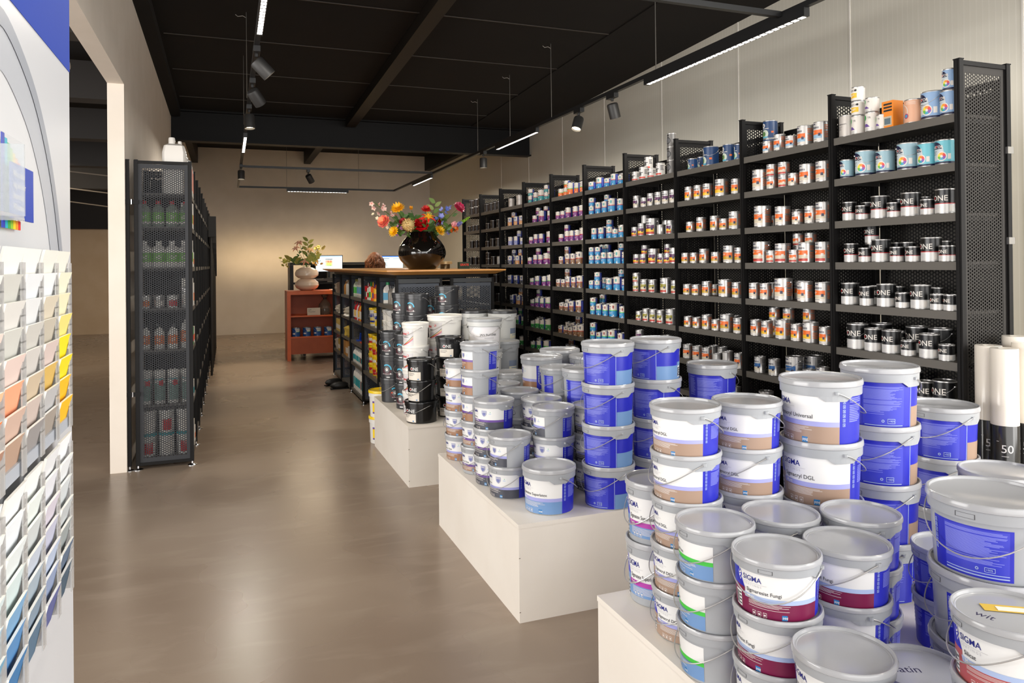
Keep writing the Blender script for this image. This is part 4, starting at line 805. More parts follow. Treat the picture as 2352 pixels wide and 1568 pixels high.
topb = MB().box(LX0+.02, LX1-.012, LY+.02, LY+1.30, 2.262, 2.27, SHELFM)
jerry(-.375, LY+.14, LZ[0], .165, .20, .44, M((226, 222, 216), .35, 0, 'natural_plastic'), 'white plastic canister nearest the camera on top of the left rack')
for i in range(3): jerry(-.335, LY+(.33, .51, .80)[i], LZ[0], .15, .16, .34-.02*i, WHITEM, 'white canister with orange label on the left rack top, %s behind the big one' % ORD[i+1], M((226, 92, 50), .5, 0, 'orange_red_label'))
# ------------------------------------------------------------------ sales counter: two rows of low racks under an oak top
OAK = noise_mat((206, 142, 72), (222, 162, 92), 6, .35, 'oak', stretch=(1, .15, 1))
CX0, CX1, CX2, CX3, CY = 1.34, 1.75, 1.83, 2.23, 6.30
CYS = [6.30, 7.15, 8.03, 8.88, 9.65, 10.37]; CZ = [1.13, .87, .62, .37, .06]
cp = post_mesh(1.372); cgp = panel_mesh(CX1-CX0-.03, .06, 1.33, perf_mat((82, 86, 94), 'perforated_slate_steel', .0290, .0168, .0055), M((76, 80, 88), .45, 0, 'slate_steel'), .03)
crail = MB().box(.012, CX1-CX0-.012, -.011, .011, 1.335, 1.371, M((66, 68, 70), .4, 0, 'slate_rail')).mesh('cross_rail', smooth=False)
for side_, (xa, xb) in enumerate(((CX0, CX1), (CX2, CX3))):
    for k in range(5):
        y = CYS[k]; ln = CYS[k+1]-y; o = thing('counter_rack', (xa, y, 0), 'low black perforated rack under the oak top, %s row, %s from the front' % (('left', 'right')[side_], ORD[k+1]), 'shelf', 'low racks under the counter top')
        for e in ([0] if k < 4 else [0, ln]):
            for xx in (.011, xb-xa-.011): p = ob('post', cp, o, (xx, e, 0)); ob('foot', fm, p)
            ob('cross_rail', crail, o, (0, e, 0)); ob('side_panel', cgp, o, (.015, e, 0))
        s_ = shelf_mesh(.008, xb-xa-.02, ln) if side_ == 0 else shelf_mesh(.02, xb-xa-.008, ln, -1)
        for i, z in enumerate(CZ):
            if k < 2 and i == 2: continue
            if k >= 2 or i != 4: ob('shelf', s_, o, (0, 0, z))
        ob('back_panel', panel_mesh(ln-.05, .10, 1.34, PERFB, POSTM), o, ((xb-xa-.006) if side_ == 0 else .006, .025, 0), (0, 0, PI/2))
b = MB(); zt, zb = 1.447, 1.4065; A = [(1.25, 6.22), (2.32, 6.22), (2.32, 10.75), (1.25, 10.75)]; B_ = [(1.33, 6.30), (2.25, 6.30), (2.25, 10.67), (1.33, 10.67)]; zm = 1.436
b.face([(x, y, zt) for x, y in A], OAK); b.face([(x, y, zb) for x, y in reversed(B_)], OAK)
for i in range(4):
    j = (i+1) % 4; b.face([(*A[i], zm), (*A[j], zm), (*A[j], zt), (*A[i], zt)], OAK); b.face([(*B_[i], zb), (*B_[j], zb), (*A[j], zm), (*A[i], zm)], OAK)
tag(b.build('oak_counter', smooth=False), 'long oak counter with a sloping edge resting over the low black racks', 'counter')
bs = MB().box(1.36, 2.20, 6.35, 10.35, 1.378, 1.406, POSTM); tag(bs.build('support_frame', smooth=False), 'black support frame between the low racks and the oak top', 'frame')
# goods on the aisle side of the counter
CB = M((200, 60, 40), .4); BROWNB = M((170, 120, 60), .6, 0, 'kraft_board'); SILB = M((196, 192, 184), .35, 0, 'pale_tube'); AQ = M((90, 160, 200), .4, 0, 'aqua_label')
def cx(Y, x=CX0+.07): return x, Y
GG = 'goods on the aisle side of the counter'
def row(si, Y, fn): return CX0+.075, Y, CZ[si]
bottle(CX0+.08, 7.02, CZ[0], .045, .20, WHITEM, M((40, 150, 90), .4), AQ, 'white flagon with light blue label and green cap on the counter rack', GG, sq=True)
for i, Y in enumerate((6.87, 6.77, 6.68)): bottle(CX0+.08, Y, CZ[0], .03, .17+.02*(i == 2), M((130, 126, 120), .4, 0, 'grey_plastic_tube') if i < 2 else M((206, 204, 200), .3), BLK2, None, 'grey bottle beside the light blue labelled flagon, %s to the right' % ORD[i+1], GG)
for q in range(2):
    bucket(CX0+.09, 7.05, CZ[1]+q*.101, .06, .10, WHITEM, WHITEM, None, 'small white bucket on the second counter shelf, %s of left pair' % ('lower', 'upper')[q], GG)
    bucket(CX0+.09, 6.90, CZ[1]+q*.101, .06, .10, WHITEM, WHITEM, None, 'small white bucket on the second counter shelf, %s of right pair' % ('lower', 'upper')[q], GG)
for q in range(3): bucket(CX0+.09, 7.06, CZ[3]+q*.111, .062, .11, WHITEM, WHITEM, None, 'small white bucket low on the first counter rack, %s' % ('lowest', 'middle', 'topmost')[q], GG)
for i, (Y, m, m2, lb) in enumerate(((7.97, REDP, BLK2, 'red and black tube'), (7.90, REDP, WHC, 'red tube'), (7.83, WHITEM, REDP, 'white and red tube'), (7.62, ORG, YEL, 'orange and yellow tube'), (7.54, ORG, PUR, 'orange tube with purple cap'), (7.46, YEL, ORG, 'yellow and orange tube'), (7.74, WHITEM, GRN, 'white tube'))):
    o = thing('sealant_tube', (CX0+.05, Y, CZ[0]+.0004), '%s standing on the second counter rack top shelf' % lb, 'tube', GG); h = .19-.012*(i % 3)
    MB().lathe([(.026, 0), (.026, h*.72), (.008, h*.78)], 14, m).build('body', o); MB().lathe([(.008, h*.775), (.004, h)], 10, m2).build('nozzle', o); MB().lathe([(.0263, h*.15), (.0263, h*.45)], 14, m2).build('label', o)
YB_ = [(-70, 70, .42, .60, SBL, 1), (-70, 70, .05, .42, YELM, 1), (-30, 30, .30, .36, RED, 2)]
bucket(CX0+.10, 7.66, CZ[1], .088, .185, WHITEM, YELM, [(-80, 80, .12, .72, YELM, 1), (-80, 80, .5, .7, SBL, 2), (-50, 50, .2, .3, SBL, 2)], 'yellow and blue bucket, left one on the second counter rack', GG, -1.2)
bucket(CX0+.10, 7.40, CZ[1], .088, .17, WHITEM, YELM, [(-80, 80, .12, .72, YELM, 1), (-80, 80, .5, .7, SBL, 2)], 'yellow and blue bucket, right one on the second counter rack', GG, -1.2)
for c_, Y in enumerate((7.78, 7.58, 7.38)):
    for q in range(4): bucket(CX0+.09, Y, CZ[3]+q*.102, .068, .101, YELM, YELM, [(-60, 40, .1, .75, (YELM, REDP)[(q+c_) % 2], 1), (-30, 20, .3, .6, WHC if q % 2 else REDP, 2)], 'small yellow and red bucket, %s column, %s' % (('left', 'middle', 'right')[c_], ('lowest', 'second up', 'third up', 'topmost')[q]), 'stacked yellow and red buckets', -1.0)
for i, Y in enumerate((8.74, 8.66)): bottle(CX0+.06, Y, CZ[0], .034, .20, M((200, 214, 190), .3), M((150, 146, 60), .4), GRN, 'bottle with green label on the third counter rack, %s' % ('left', 'right')[i], GG)
for i in range(5): bottle(CX0+.05, 8.50-.085*i, CZ[0], .026, .215, SILB, SILB, AQ, 'pale slim tube on the third counter rack, %s from left' % ORD[i+1], GG)
for i in range(7): bottle(CX0+.05, 8.76-.085*i, CZ[1], .026, .20, (BLK2, REDP, REDP, WHITEM, REDP, YEL, REDP)[i], (REDP, BLK2)[i % 2], (WHC, YEL, WHC)[i % 3], 'red or black sealant tube on the third rack second shelf, %s from left' % ORD[i+1], GG)
o = thing('scraper', (CX0+.08, 8.64, CZ[2]), 'blue plastic hand tool lying on the third counter rack', 'tool', GG); MB().box(-.04, .04, -.05, .05, .0004, .012, M((30, 70, 170), .4)).build('blade', o, smooth=False); MB().tube([(0, 0, .0125), (.0, -.02, .05), (0, -.05, .09)], .012, M((30, 70, 170), .4)).build('handle', o)
o = thing('filling_knife', (CX0+.08, 8.35, CZ[2]), 'orange hand tool lying on the third counter rack', 'tool', GG); MB().box(-.04, .04, -.06, .06, .0004, .015, M((232, 80, 40), .4)).build('blade', o, smooth=False); MB().tube([(0, 0, .0155), (.0, -.03, .07), (0, -.09, .05)], .015, M((232, 80, 40), .4)).build('handle', o)
for si, nn, hh in ((3, 8, .17), (4, 7, .26)):
    for i in range(nn): bottle(CX0+.055, 8.78-.092*i, CZ[si], .034, hh, WHITEM, M((190, 190, 186), .4), (TEALP, M((110, 50, 50), .5, 0, 'maroon_label'))[i % 2 if i > 4 else 0], 'white bottle with teal label, %s, %s from left' % (('middle row', 'bottom row')[si == 4], ORD[i+1]), 'white bottles on the third counter rack')
for i in range(4): bottle(CX0+.055, 9.50-.09*i, CZ[0], .03, .18-.02*(i == 0), (BROWNB, BROWNB, SILB, SILB)[i], (BROWNB, SILB)[i % 2], None, 'brown or pale round box on the fourth counter rack, %s from left' % ORD[i+1], GG)
bottle(CX0+.06, 9.05, CZ[1], .035, .19, M((190, 186, 178), .3), SILB, None, 'clear bottle on the fourth counter rack second shelf', GG, spray=True)
def bag(x, y, z, r, h, m, label): 
    b = MB(); R = random.Random(int(y*100)); pr = [(r*(.75+.3*R.random()), h*i/5) for i in range(5)]+[(r*.3, h), (r*.1, h*1.02)]
    return tag(b.lathe(pr, 9, m, (0, 0, 0), 1, .7).build('goods_bag', loc=(x, y, z+.0005)), label, 'bag', 'bagged goods on the counter racks')
for i, (Y, si, h, m, lb) in enumerate(((9.42, 1, .10, M((176, 166, 150), .25), 'clear bag of fittings'), (9.25, 1, .12, M((200, 192, 176), .3), 'pale bag of cloth'), (9.4, 2, .12, M((214, 180, 80), .4), 'yellow bag'), (9.15, 2, .13, M((190, 160, 70), .4), 'ochre bag'), (10.2, 0, .14, M((150, 136, 120), .25), 'crinkled clear bag'), (9.95, 0, .16, M((120, 100, 84), .3), 'brown bag'), (10.15, 1, .10, M((196, 184, 166), .3), 'pale bag'), (9.9, 1, .09, M((180, 168, 150), .3), 'small pale bag'), (10.2, 3, .16, M((170, 156, 140), .3), 'grey bag'))):
    bag(CX0+.08, Y, CZ[si], .085, h, m, lb+' on the %s counter rack, shelf %d' % (('fourth', 'farthest')[Y > 9.65], si+1))
for i in range(8): carton(CX0+.06, 10.27-.075*i, CZ[2], .06, .06, .16, M((214, 180, 90), .45, 0, 'yellow_pack'), 'yellow and white pack on the farthest counter rack, %s from left' % ORD[i+1], 'yellow packs on the farthest counter rack', m2=WHC)
for i, (Y, h, m) in enumerate(((9.52, .18, BROWNB), (9.34, .19, M((196, 136, 60), .5)), (9.16, .13, SILB), (10.0, .15, M((170, 140, 50), .5)), (9.84, .12, BROWNB))): carton(CX0+.08, Y, CZ[3], .11, .13, h, m, '%s carton low on the %s counter rack' % (('brown', 'orange-brown', 'cream', 'ochre', 'kraft')[i], ('fourth', 'farthest')[Y > 9.65]), GG, m2=WHC if i in (1, 3) else None)
o = thing('work_shoes', (1.25, 9.15, 0), 'black shoe lying on the floor by the counter rack, nearer one', 'shoe', 'black shoes on the floor'); MB().ball((0, 0, .045), .13, M((24, 23, 23), .5, 0, 'black_leather'), 12, 6, .9, .38, .34).build('upper', o); MB().box(-.11, .11, -.04, .04, .0005, .012, BLKM).build('sole', o, smooth=False); o.name = 'work_shoe'
copy_thing(o, (1.22, 9.45, 0), .3, label='black shoe lying on the floor by the counter rack, farther one')
# small things on the counter
o = thing('gold_tin', (2.12, 7.5, 1.4474), 'small brass-coloured stand with tin at the counter end', 'tin'); MB().lathe([(.05, 0), (.05, .045), (.048, .048)], 20, M((120, 100, 70), .3, .6, 'brass')).build('base', o); MB().lathe([(.075, .0485), (.075, .075), (.07, .078)], 24, M((216, 190, 140), .35, .2)).build('top', o)
o = thing('counter_sign', (2.16, 7.15, 1.4474), 'small dark green sign with red lettering on the counter', 'sign'); MB().box(0, .11, -.03, .03, 0, .068, M((24, 52, 36), .5, 0, 'dark_green_board')).build('board', o, smooth=False)
d_ = MB()
for t in text_tris('GRATIS', .02)[0]: d_.face([(.008+p[0]*.0275, -.0306, .03+p[1]*.030) for p in t], M((232, 60, 40), .4, 0, 'red_letters'))
d_.build('lettering', o, smooth=False)
# ------------------------------------------------------------------ orange cabinet
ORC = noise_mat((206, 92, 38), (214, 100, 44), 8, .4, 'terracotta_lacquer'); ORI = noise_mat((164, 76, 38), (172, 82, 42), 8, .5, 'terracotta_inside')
o = thing('orange_cabinet', (.86, 12.1, 0), 'terracotta orange open cabinet behind the counter racks', 'cabinet'); W_, Dp, Hc = 1.10, .5, 1.095
MB().box(0, .055, 0, Dp, 0, Hc-.06, ORC).build('side_panel', o, smooth=False); MB().box(W_-.055, W_, 0, Dp, 0, Hc-.06, ORC).build('side_panel', o, smooth=False)
MB().box(0, W_, 0, Dp, Hc-.0595, Hc, ORC).build('top', o, smooth=False); MB().box(.056, W_-.056, Dp-.02, Dp, .08, Hc-.06, ORI).build('back_panel', o, smooth=False)
for z in (.705, .375): MB().box(.056, W_-.056, .02, Dp-.021, z-.022, z, ORC).build('shelf', o, smooth=False)
MB().box(.056, W_-.056, .03, .045, .10, .352, ORI).build('front_panel', o, smooth=False)
for i in range(4): can(.86+.14+.165*i, 12.1+.10, .375, 'x', 'bu', random.uniform(-.1, .1), 'royal blue can in the orange cabinet, %s from left' % ORD[i+1], 'blue cans in the orange cabinet', 'blue_can').scale = (1.35, 1.35, 1.18)
o = thing('gift_card_sign', (1.27, 12.16, .7055), 'white card sign leaning in the orange cabinet', 'card'); MB().box(-.10, .10, -.002, .002, 0, .115, M((210, 196, 176), .6, 0, 'card')).build('card', o, smooth=False)
d_ = MB()
for s_, z in (('Gift', .075), ('Voucher', .045)):
    for t in text_tris(s_, 0)[0]: d_.face([(-.085+p[0]*.032, -.0025, z+p[1]*.032) for p in t], PRT)
d_.build('lettering', o, smooth=False)
for i in range(5): pass
o = thing('gift_bag', (1.46, 12.3, .7055), 'cellophane gift bag tied at the neck in the orange cabinet', 'bag'); MB().lathe([(.10, 0), (.115, .05), (.095, .16), (.03, .24), (.022, .255), (.05, .285), (.06, .315)], 14, M((110, 96, 82), .12, 0, 'cellophane', alpha=.6)).build('wrap', o); MB().box(-.06, .06, -.05, .05, .002, .09, M((40, 34, 30), .5)).build('contents', o, smooth=False); MB().lathe([(.028, .238), (.03, .25), (.026, .262)], 12, BLK).build('ribbon', o)
carton(1.72, 12.22, Hc, .36, .26, .012, M((222, 214, 200), .6, 0, 'paper_stack'), 'stack of white papers on the orange cabinet', None, 'paper_stack', 'paper')
# ------------------------------------------------------------------ vases and flowers
def petal_pts(L, Wd, lift, n=4):
    return [(L*i/n, Wd*math.sin(PI*(.12+.88*i/n))**.8*(1 if i < n else 0), lift*(i/n)**1.6) for i in range(n+1)]
def petals(b, c, axis, L, Wd, n, lift, m, a0=0., curl=0.):
    q = Vector(axis).normalized().to_track_quat('Z', 'Y').to_matrix(); c = Vector(c)
    for k in range(n):
        a = a0+2*PI*k/n; ca, sa = math.cos(a), math.sin(a); pts = petal_pts(L, Wd, lift)
        V = [[c+q@Vector((r*ca-s*w_*sa, r*sa+s*w_*ca, z-curl*(r/L)**3*L+(.0 if s == 0 else .12*w_))) for s in (-1, 0, 1)] for r, w_, z in pts]
        for i in range(len(V)-1):
            for j in (0, 1): b.face([V[i][j], V[i][j+1], V[i+1][j+1], V[i+1][j]], m)
STEM = M((86, 120, 52), .5, 0, 'flower_stem'); LEAF = M((74, 112, 48), .5, 0, 'leaf_green'); LEAF2 = M((128, 150, 84), .5, 0, 'pale_leaf'); DLEAF = M((46, 80, 40), .5, 0, 'dark_leaf')
def flower(kind, tip, base, c1, c2, r, label, axis=None, group='flowers in the black vase', leaf=LEAF, seed=0):
    R = random.Random(seed+len(label)); tip = Vector(tip); base = Vector(base); o = thing('flower', base, label, 'flower', group)
    T = tip-base; ax = Vector(axis) if axis else (Vector((T.x, -.45*abs(T.length)-.05, max(T.z, .02)))).normalized()
    mid = T*.55+Vector((0, 0, .03)); MB().tube([(0, 0, 0), mid*.5+Vector((0, 0, .02)), mid, T*.97], .0035, STEM, 6).build('stem', o)
    b = MB(); m1 = M(c1, .5, 0, 'petal'); m2 = M(c2, .5, 0, 'petal_inner')
    if kind == 'rose':
        b.ball(T, r*.45, m2, 10, 6)
        for i, (L, W2, n, lf) in enumerate(((.5, .5, 5, .8), (.72, .6, 6, .66), (.92, .66, 6, .42), (1.0, .66, 7, .15), (.95, .6, 7, -.15))): petals(b, T, ax, r*L, r*W2, n, r*lf, m1 if i % 2 else m2, i*.5)
    elif kind == 'daisy':
        for i in range(3): petals(b, T+ax*r*.06*i, ax, r*(1-.2*i), r*.17, 13-2*i, r*(.15+.25*i), m1, i*.3)
        b.ball(T+ax*r*.12, r*.2, m2, 10, 5)
    elif kind == 'lily':
        petals(b, T, ax, r, r*.17, 6, r*.25, m1, .3, .45); petals(b, T+ax*.002, ax, r*.6, r*.11, 6, r*.17, m2, .3, .2)
        q = ax.to_track_quat('Z', 'Y').to_matrix()
        for k in range(6): a = k*PI/3; b.tube([T, T+q@Vector((r*.3*math.cos(a), r*.3*math.sin(a), r*.5))], .0015, m2, 4)
    elif kind == 'ball': 
        b.ball(T, r*.8, m1, 14, 10)
        for i in range(70):
            u, v = R.uniform(0, 2*PI), math.acos(R.uniform(-1, 1)); n_ = Vector((math.sin(v)*math.cos(u), math.sin(v)*math.sin(u), math.cos(v))); petals(b, T+n_*r*.72, n_, r*.22, r*.08, 2, r*.25, m2 if R.random() < .4 else m1, R.uniform(0, 6))
    elif kind == 'umbel':
        for i in range(20):
            u, v = R.uniform(0, 2*PI), math.acos(R.uniform(-.8, 1)); n_ = Vector((math.sin(v)*math.cos(u), math.sin(v)*math.sin(u), math.cos(v))); petals(b, T+n_*r*.72, n_, r*.34, r*.12, 5, r*.1, m1 if i % 3 else m2, R.uniform(0, 6)); b.tube([T*.97, T+n_*r*.7], .0012, STEM, 3)
    elif kind == 'spike':
        d = T.normalized()
        for i in range(90):
            f = .45+.55*i/90; a = i*2.4; s_ = Vector((math.cos(a), math.sin(a), 0)).cross(d).normalized(); w_ = r*(1.05-.75*(f-.45)/.55); petals(b, T*f+s_*w_*.4, s_, w_*.8, w_*.4, 3, w_*.3, m1 if f < .8 else m2, a)
    elif kind == 'sprig':
        d = T.normalized()
        for i in range(11):
            f = .55+.45*i/10; s_ = Vector((R.uniform(-1, 1), R.uniform(-.6, .2), R.uniform(-1, 1))).normalized(); P = T*f+s_*r*.55; b.tube([T*f, P], .0012, STEM, 3); petals(b, P, s_+Vector((0, -.6, 0)), r*.36, r*.14, 5, r*.12, m1, R.uniform(0, 6)); b.ball(P, r*.09, m2, 6, 4)
    elif kind == 'leaves':
        for i in range(7):
            f = .5+.5*i/6; s_ = 1 if i % 2 else -1; P = T*f; ax2 = Vector((.3*s_, -1, .4)); q = Vector((s_*.8, -.1, .55)).normalized(); 
            w_ = r*.26; up = Vector((-q.z*s_*.6, -.3, q.x*s_)).normalized(); b.tube([T*f, P+q*r*.1], .0012, STEM, 3)
            b.face([P+q*r*t_+up*w_*math.sin(PI*t_**.8) for t_ in (0, .15, .35, .55, .75, .9, 1)]+[P+q*r*t_-up*w_*math.sin(PI*t_**.8) for t_ in (.9, .75, .55, .35, .15)], m1 if i % 3 else m2)
    elif kind == 'tulip':
        petals(b, T, ax, r*.6, r*.42, 3, r*1.1, m1, 0); petals(b, T, ax, r*.55, r*.40, 3, r*1.05, m2, .9)
    elif kind == 'bells':
        for i in range(7):
            f = .6+.4*i/6; s_ = Vector((R.uniform(-1, 1), -.4, R.uniform(-.6, .6))); P = T*f+s_*r*.4; petals(b, P, s_, r*.5, r*.22, 5, r*.35, m1 if i % 2 else m2, R.uniform(0, 6))
    q_ = b.build('bloom', o, ang=75); bm_ = bmesh.new(); bm_.from_mesh(q_.data); bmesh.ops.remove_doubles(bm_, verts=bm_.verts, dist=.0001); bm_.to_mesh(q_.data); bm_.free()
    if kind not in ('leaves', 'spike', 'sprig', 'bells'):
        lb = MB()
        for i in range(2): s_ = (-1, 1)[i]; P = T*(.62+.14*i); q = Vector((s_*.75, -.5, .35)).normalized(); w_ = .018; L = .075; lb.face([P, P+q*L*.45+Vector((0, 0, w_)), P+q*L, P+q*L*.45-Vector((0, 0, w_))], leaf)
        lb.build('leaf', o, smooth=False)
    return o
BG = M((14, 12, 10), .04, 0, 'black_glass', coat=.6)
vx, vy, vz = 1.80, 7.2, 1.4475
o = thing('black_vase', (vx, vy, vz), 'big glossy black drop-shaped vase on the oak counter', 'vase')
prof = [(.12, 0), (.135, .004), (.17, .04), (.215, .09), (.236, .14), (.237, .175), (.222, .225), (.19, .275), (.155, .315), (.135, .345), (.128, .37), (.122, .37), (.126, .345), (.145, .315), (.15, .25), (.001, .24)]
MB().lathe(prof, 64, BG).build('body', o)
F_ = [('rose', 882, 509, 11.5, (238, 110, 110), (250, 160, 120), 'coral pink peony at the left of the big bouquet'), ('daisy', 914, 480, 13, (250, 190, 20), (214, 150, 20), 'yellow sunflower standing tall on the bouquet left'),
 ('tulip', 944.6, 481, 5.5, (246, 160, 30), (250, 200, 50), 'small orange tulip in the bouquet centre'), ('daisy', 978, 482, 9.5, (206, 24, 20), (90, 16, 12), 'red gerbera behind the pale leaves'), ('rose', 1054, 477, 11, (236, 130, 160), (220, 60, 110), 'ruffled pink carnation at the upper right'),
 ('lily', 984, 498, 15, (230, 40, 30), (250, 200, 40), 'red and yellow flame lily'), ('rose', 966, 518, 14, (226, 10, 24), (176, 4, 14), 'big red rose at the centre'), ('rose', 1005, 509, 11, (206, 12, 20), (150, 4, 10), 'dark red rose right of the centre'),
 ('ball', 938, 517, 12.5, (206, 180, 120), (170, 130, 80), 'beige spiky protea head'), ('umbel', 920, 527, 13.5, (206, 140, 206), (180, 110, 190), 'lilac umbel hanging at the lower left'), ('daisy', 905, 532, 10, (250, 196, 20), (230, 160, 20), 'yellow flower drooping at the lower left'),
 ('daisy', 1009, 531, 11, (250, 200, 20), (230, 160, 20), 'yellow flower drooping at the lower right'), ('spike', 1078, 499, 6, (140, 140, 200), (150, 196, 60), 'long lilac and green flower spike pointing right'), ('tulip', 1038, 518, 8.5, (240, 160, 180), (250, 190, 190), 'pale pink tulip at the right'),
 ('umbel', 1043, 526, 8.5, (246, 110, 30), (250, 140, 40), 'orange blossom cluster under the pink tulip'), ('sprig', 856, 461, 13, (240, 206, 196), (220, 120, 120), 'white blossom sprig reaching to the upper left'), ('sprig', 862, 497, 9, (240, 230, 206), (226, 216, 180), 'white bud sprig at the far left'),
 ('leaves', 1000, 466, 14, (150, 170, 100), (120, 150, 80), 'pale green leafy twig above the red gerbera'), ('bells', 1026, 474, 10, (110, 130, 206), (150, 160, 226), 'blue bell flowers at the upper right'), ('bells', 1010, 492, 9, (110, 130, 206), (150, 160, 226), 'blue bell flowers beside the pale leaves'),
 ('leaves', 897, 512, 14, (70, 100, 44), (90, 120, 60), 'dark leafy twig beside the coral peony'), ('leaves', 930, 497, 15, (60, 96, 44), (80, 120, 50), 'dark leafy twig behind the protea'), ('leaves', 952, 500, 14, (96, 140, 60), (70, 110, 50), 'green leafy twig at the centre'), ('leaves', 1022, 497, 13, (120, 140, 70), (80, 110, 50), 'green leafy twig behind the blue bells'),
 ('leaves', 1030, 520, 12, (60, 96, 40), (80, 120, 50), 'dark leafy twig on the right side'), ('leaves', 976, 540, 13, (110, 140, 60), (70, 110, 50), 'leaf sprig hanging over the vase rim'), ('leaves', 953, 540, 12, (130, 140, 60), (80, 110, 50), 'yellowish leaf sprig hanging over the rim'), ('leaves', 915, 505, 15, (84, 110, 50), (60, 90, 40), 'dark leafy twig between sunflower and umbel'), ('leaves', 985, 515, 14, (70, 110, 50), (50, 84, 36), 'green leafy twig behind the big red rose'), ('leaves', 1000, 525, 14, (60, 100, 44), (90, 120, 50), 'green leafy twig over the right vase shoulder'), ('leaves', 940, 528, 13, (80, 120, 50), (110, 130, 60), 'green leafy twig over the left vase shoulder'), ('rose', 926, 509, 7, (200, 60, 70), (170, 30, 50), 'small dark pink bloom behind the protea'), ('lily', 905, 495, 6, (230, 90, 90), (240, 160, 90), 'small coral bloom below the sunflower')]
for i, (kd, fx, fy, fr, c1, c2, lb) in enumerate(F_):
    Y = vy-.10+.06*((i*7) % 5-2) if kd != 'leaves' else vy-.02+.03*((i*3) % 4-1); P = pxY(fx, fy, Y); k = P.y/FPX*1.0
    bx_ = vx+max(-.08, min(.08, (P.x-vx)*.3)); flower(kd, P, (bx_, vy+.02*((i % 5)-2), vz+.26), c1, c2, fr*k*1.45, lb, seed=i)
# white double-bellied vase on the cabinet
p = pxY(705, 667, 12.3); o = thing('white_vase', (p.x, 12.3, Hc+.0004), 'glossy cream vase of two stacked bellies on the orange cabinet', 'vase')
MB().lathe([(.08, 0), (.10, .004), (.165, .04), (.188, .085), (.18, .13), (.135, .172), (.095, .187), (.135, .2), (.18, .238), (.185, .28), (.165, .325), (.10, .362), (.06, .372), (.055, .366), (.001, .34)], 48, M((232, 206, 182), .12, 0, 'cream_glaze', coat=.5)).build('body', o)
for i, (kd, fx, fy, fr, c1, c2, lb) in enumerate((('lily', 687, 557, 11, (244, 170, 130), (250, 200, 170), 'tallest peach lily in the cream vase'), ('lily', 679, 570, 10, (244, 166, 130), (250, 200, 170), 'peach lily at the upper left of the cream vase'), ('lily', 711, 573, 10, (240, 186, 130), (250, 214, 160), 'pale peach lily at the upper right of the cream vase'), ('lily', 701, 599, 12, (244, 160, 120), (250, 200, 170), 'lowest peach lily, facing front, in the cream vase'),
  ('sprig', 738, 562, 12, (222, 200, 110), (190, 180, 90), 'yellow-green bud twig at the right of the cream vase'), ('leaves', 726, 590, 16, (180, 180, 90), (150, 160, 80), 'yellowish leafy twig right in the cream vase'), ('leaves', 668, 596, 16, (96, 116, 50), (150, 140, 60), 'green leafy twig left in the cream vase'), ('sprig', 643, 600, 11, (206, 196, 90), (120, 120, 50), 'long twig reaching far left from the cream vase'), ('leaves', 708, 553, 14, (170, 170, 90), (130, 140, 60), 'topmost leafy twig in the cream vase'), ('sprig', 738, 598, 10, (240, 190, 110), (200, 170, 80), 'small yellow blossom twig at the lower right'))):
    P = pxY(fx, fy, 12.25-.05*(i % 3)); flower(kd, P, (p.x, 12.3, Hc+.355), c1, c2, fr*P.y/FPX*1.1, lb, group='flowers in the cream vase', seed=50+i)
# ------------------------------------------------------------------ work area behind the counter
o = thing('back_office_unit', (1.02, 13.6, 0), 'black open office unit behind the orange cabinet', 'cabinet'); DB = M((22, 20, 19), .5, 0, 'black_laminate')
MB().box(0, .06, 0, .5, 0, 1.50, DB).build('side_panel', o, smooth=False); MB().box(1.7, 1.76, 0, .5, 0, 1.50, DB).build('side_panel', o, smooth=False); MB().box(0, 1.76, 0, .5, 1.501, 1.545, DB).build('top', o, smooth=False)
MB().box(.40, 1.7, .44, .49, 0, 1.5, DB).build('back_panel', o, smooth=False)
for z in (1.16, .8, .4): MB().box(.061, 1.699, .02, .43, z, z+.03, DB).build('shelf', o, smooth=False)
for i, xx in enumerate((1.75, 2.05, 2.3)): carton(xx, 13.75, 1.1905, .16, .14, .18-.02*i, M((90, 84, 76), .5), 'grey box on the black office unit, %s from left' % ORD[i+1], 'boxes in the black office unit')
o = thing('round_desk', (2.6, 15.2, 0), 'cream rounded desk top behind the counter', 'desk'); MB().lathe([(.78, 1.415), (.80, 1.42), (.80, 1.455), (.78, 1.46)], 48, M((232, 206, 160), .5, 0, 'cream_laminate')).build('top', o); MB().lathe([(.25, 0), (.06, .02), (.06, 1.414)], 20, CHROME).build('pedestal', o)
def monitor(x, y, z, w_, h, label, ui):
    o = thing('monitor', (x, y, z), label, 'monitor', 'computer monitors behind the counter')
    MB().box(-w_/2-.01, w_/2+.01, .001, .03, .12, .12+h+.02, BLKM).build('bezel', o, smooth=False); MB().box(-w_/2, w_/2, -.001, .001-.0002, .13, .13+h, M((196, 214, 222), .3, 0, 'screen', emit=.85)).build('screen', o, smooth=False)
    MB().box(-.02, .02, .031, .045, .02, .25, BLKM).box(-.1, .1, -.03, .12, 0, .012, BLKM).build('stand', o, smooth=False)
    b = MB()
    for (a0, a1, z0, z1, c) in ui: b.box(-w_/2+a0*w_, -w_/2+a1*w_, -.0024, -.0012, .13+z0*h, .13+z1*h, M(c, .4, 0, 'screen_content', emit=.75))
    b.build('screen_content', o, smooth=False); return o
def stand_desk(x0, x1, y0, y1, z, label):
    o = thing('work_desk', (x0, y0, 0), label, 'desk', 'desks behind the counter'); MB().box(0, x1-x0, 0, y1-y0, z-.03, z, DB).build('top', o, smooth=False)
    for a in (.03, x1-x0-.03):
        for c in (.03, y1-y0-.03): MB().box(a-.02, a+.02, c-.02, c+.02, 0, z-.0305, DB).build('leg', o, smooth=False)
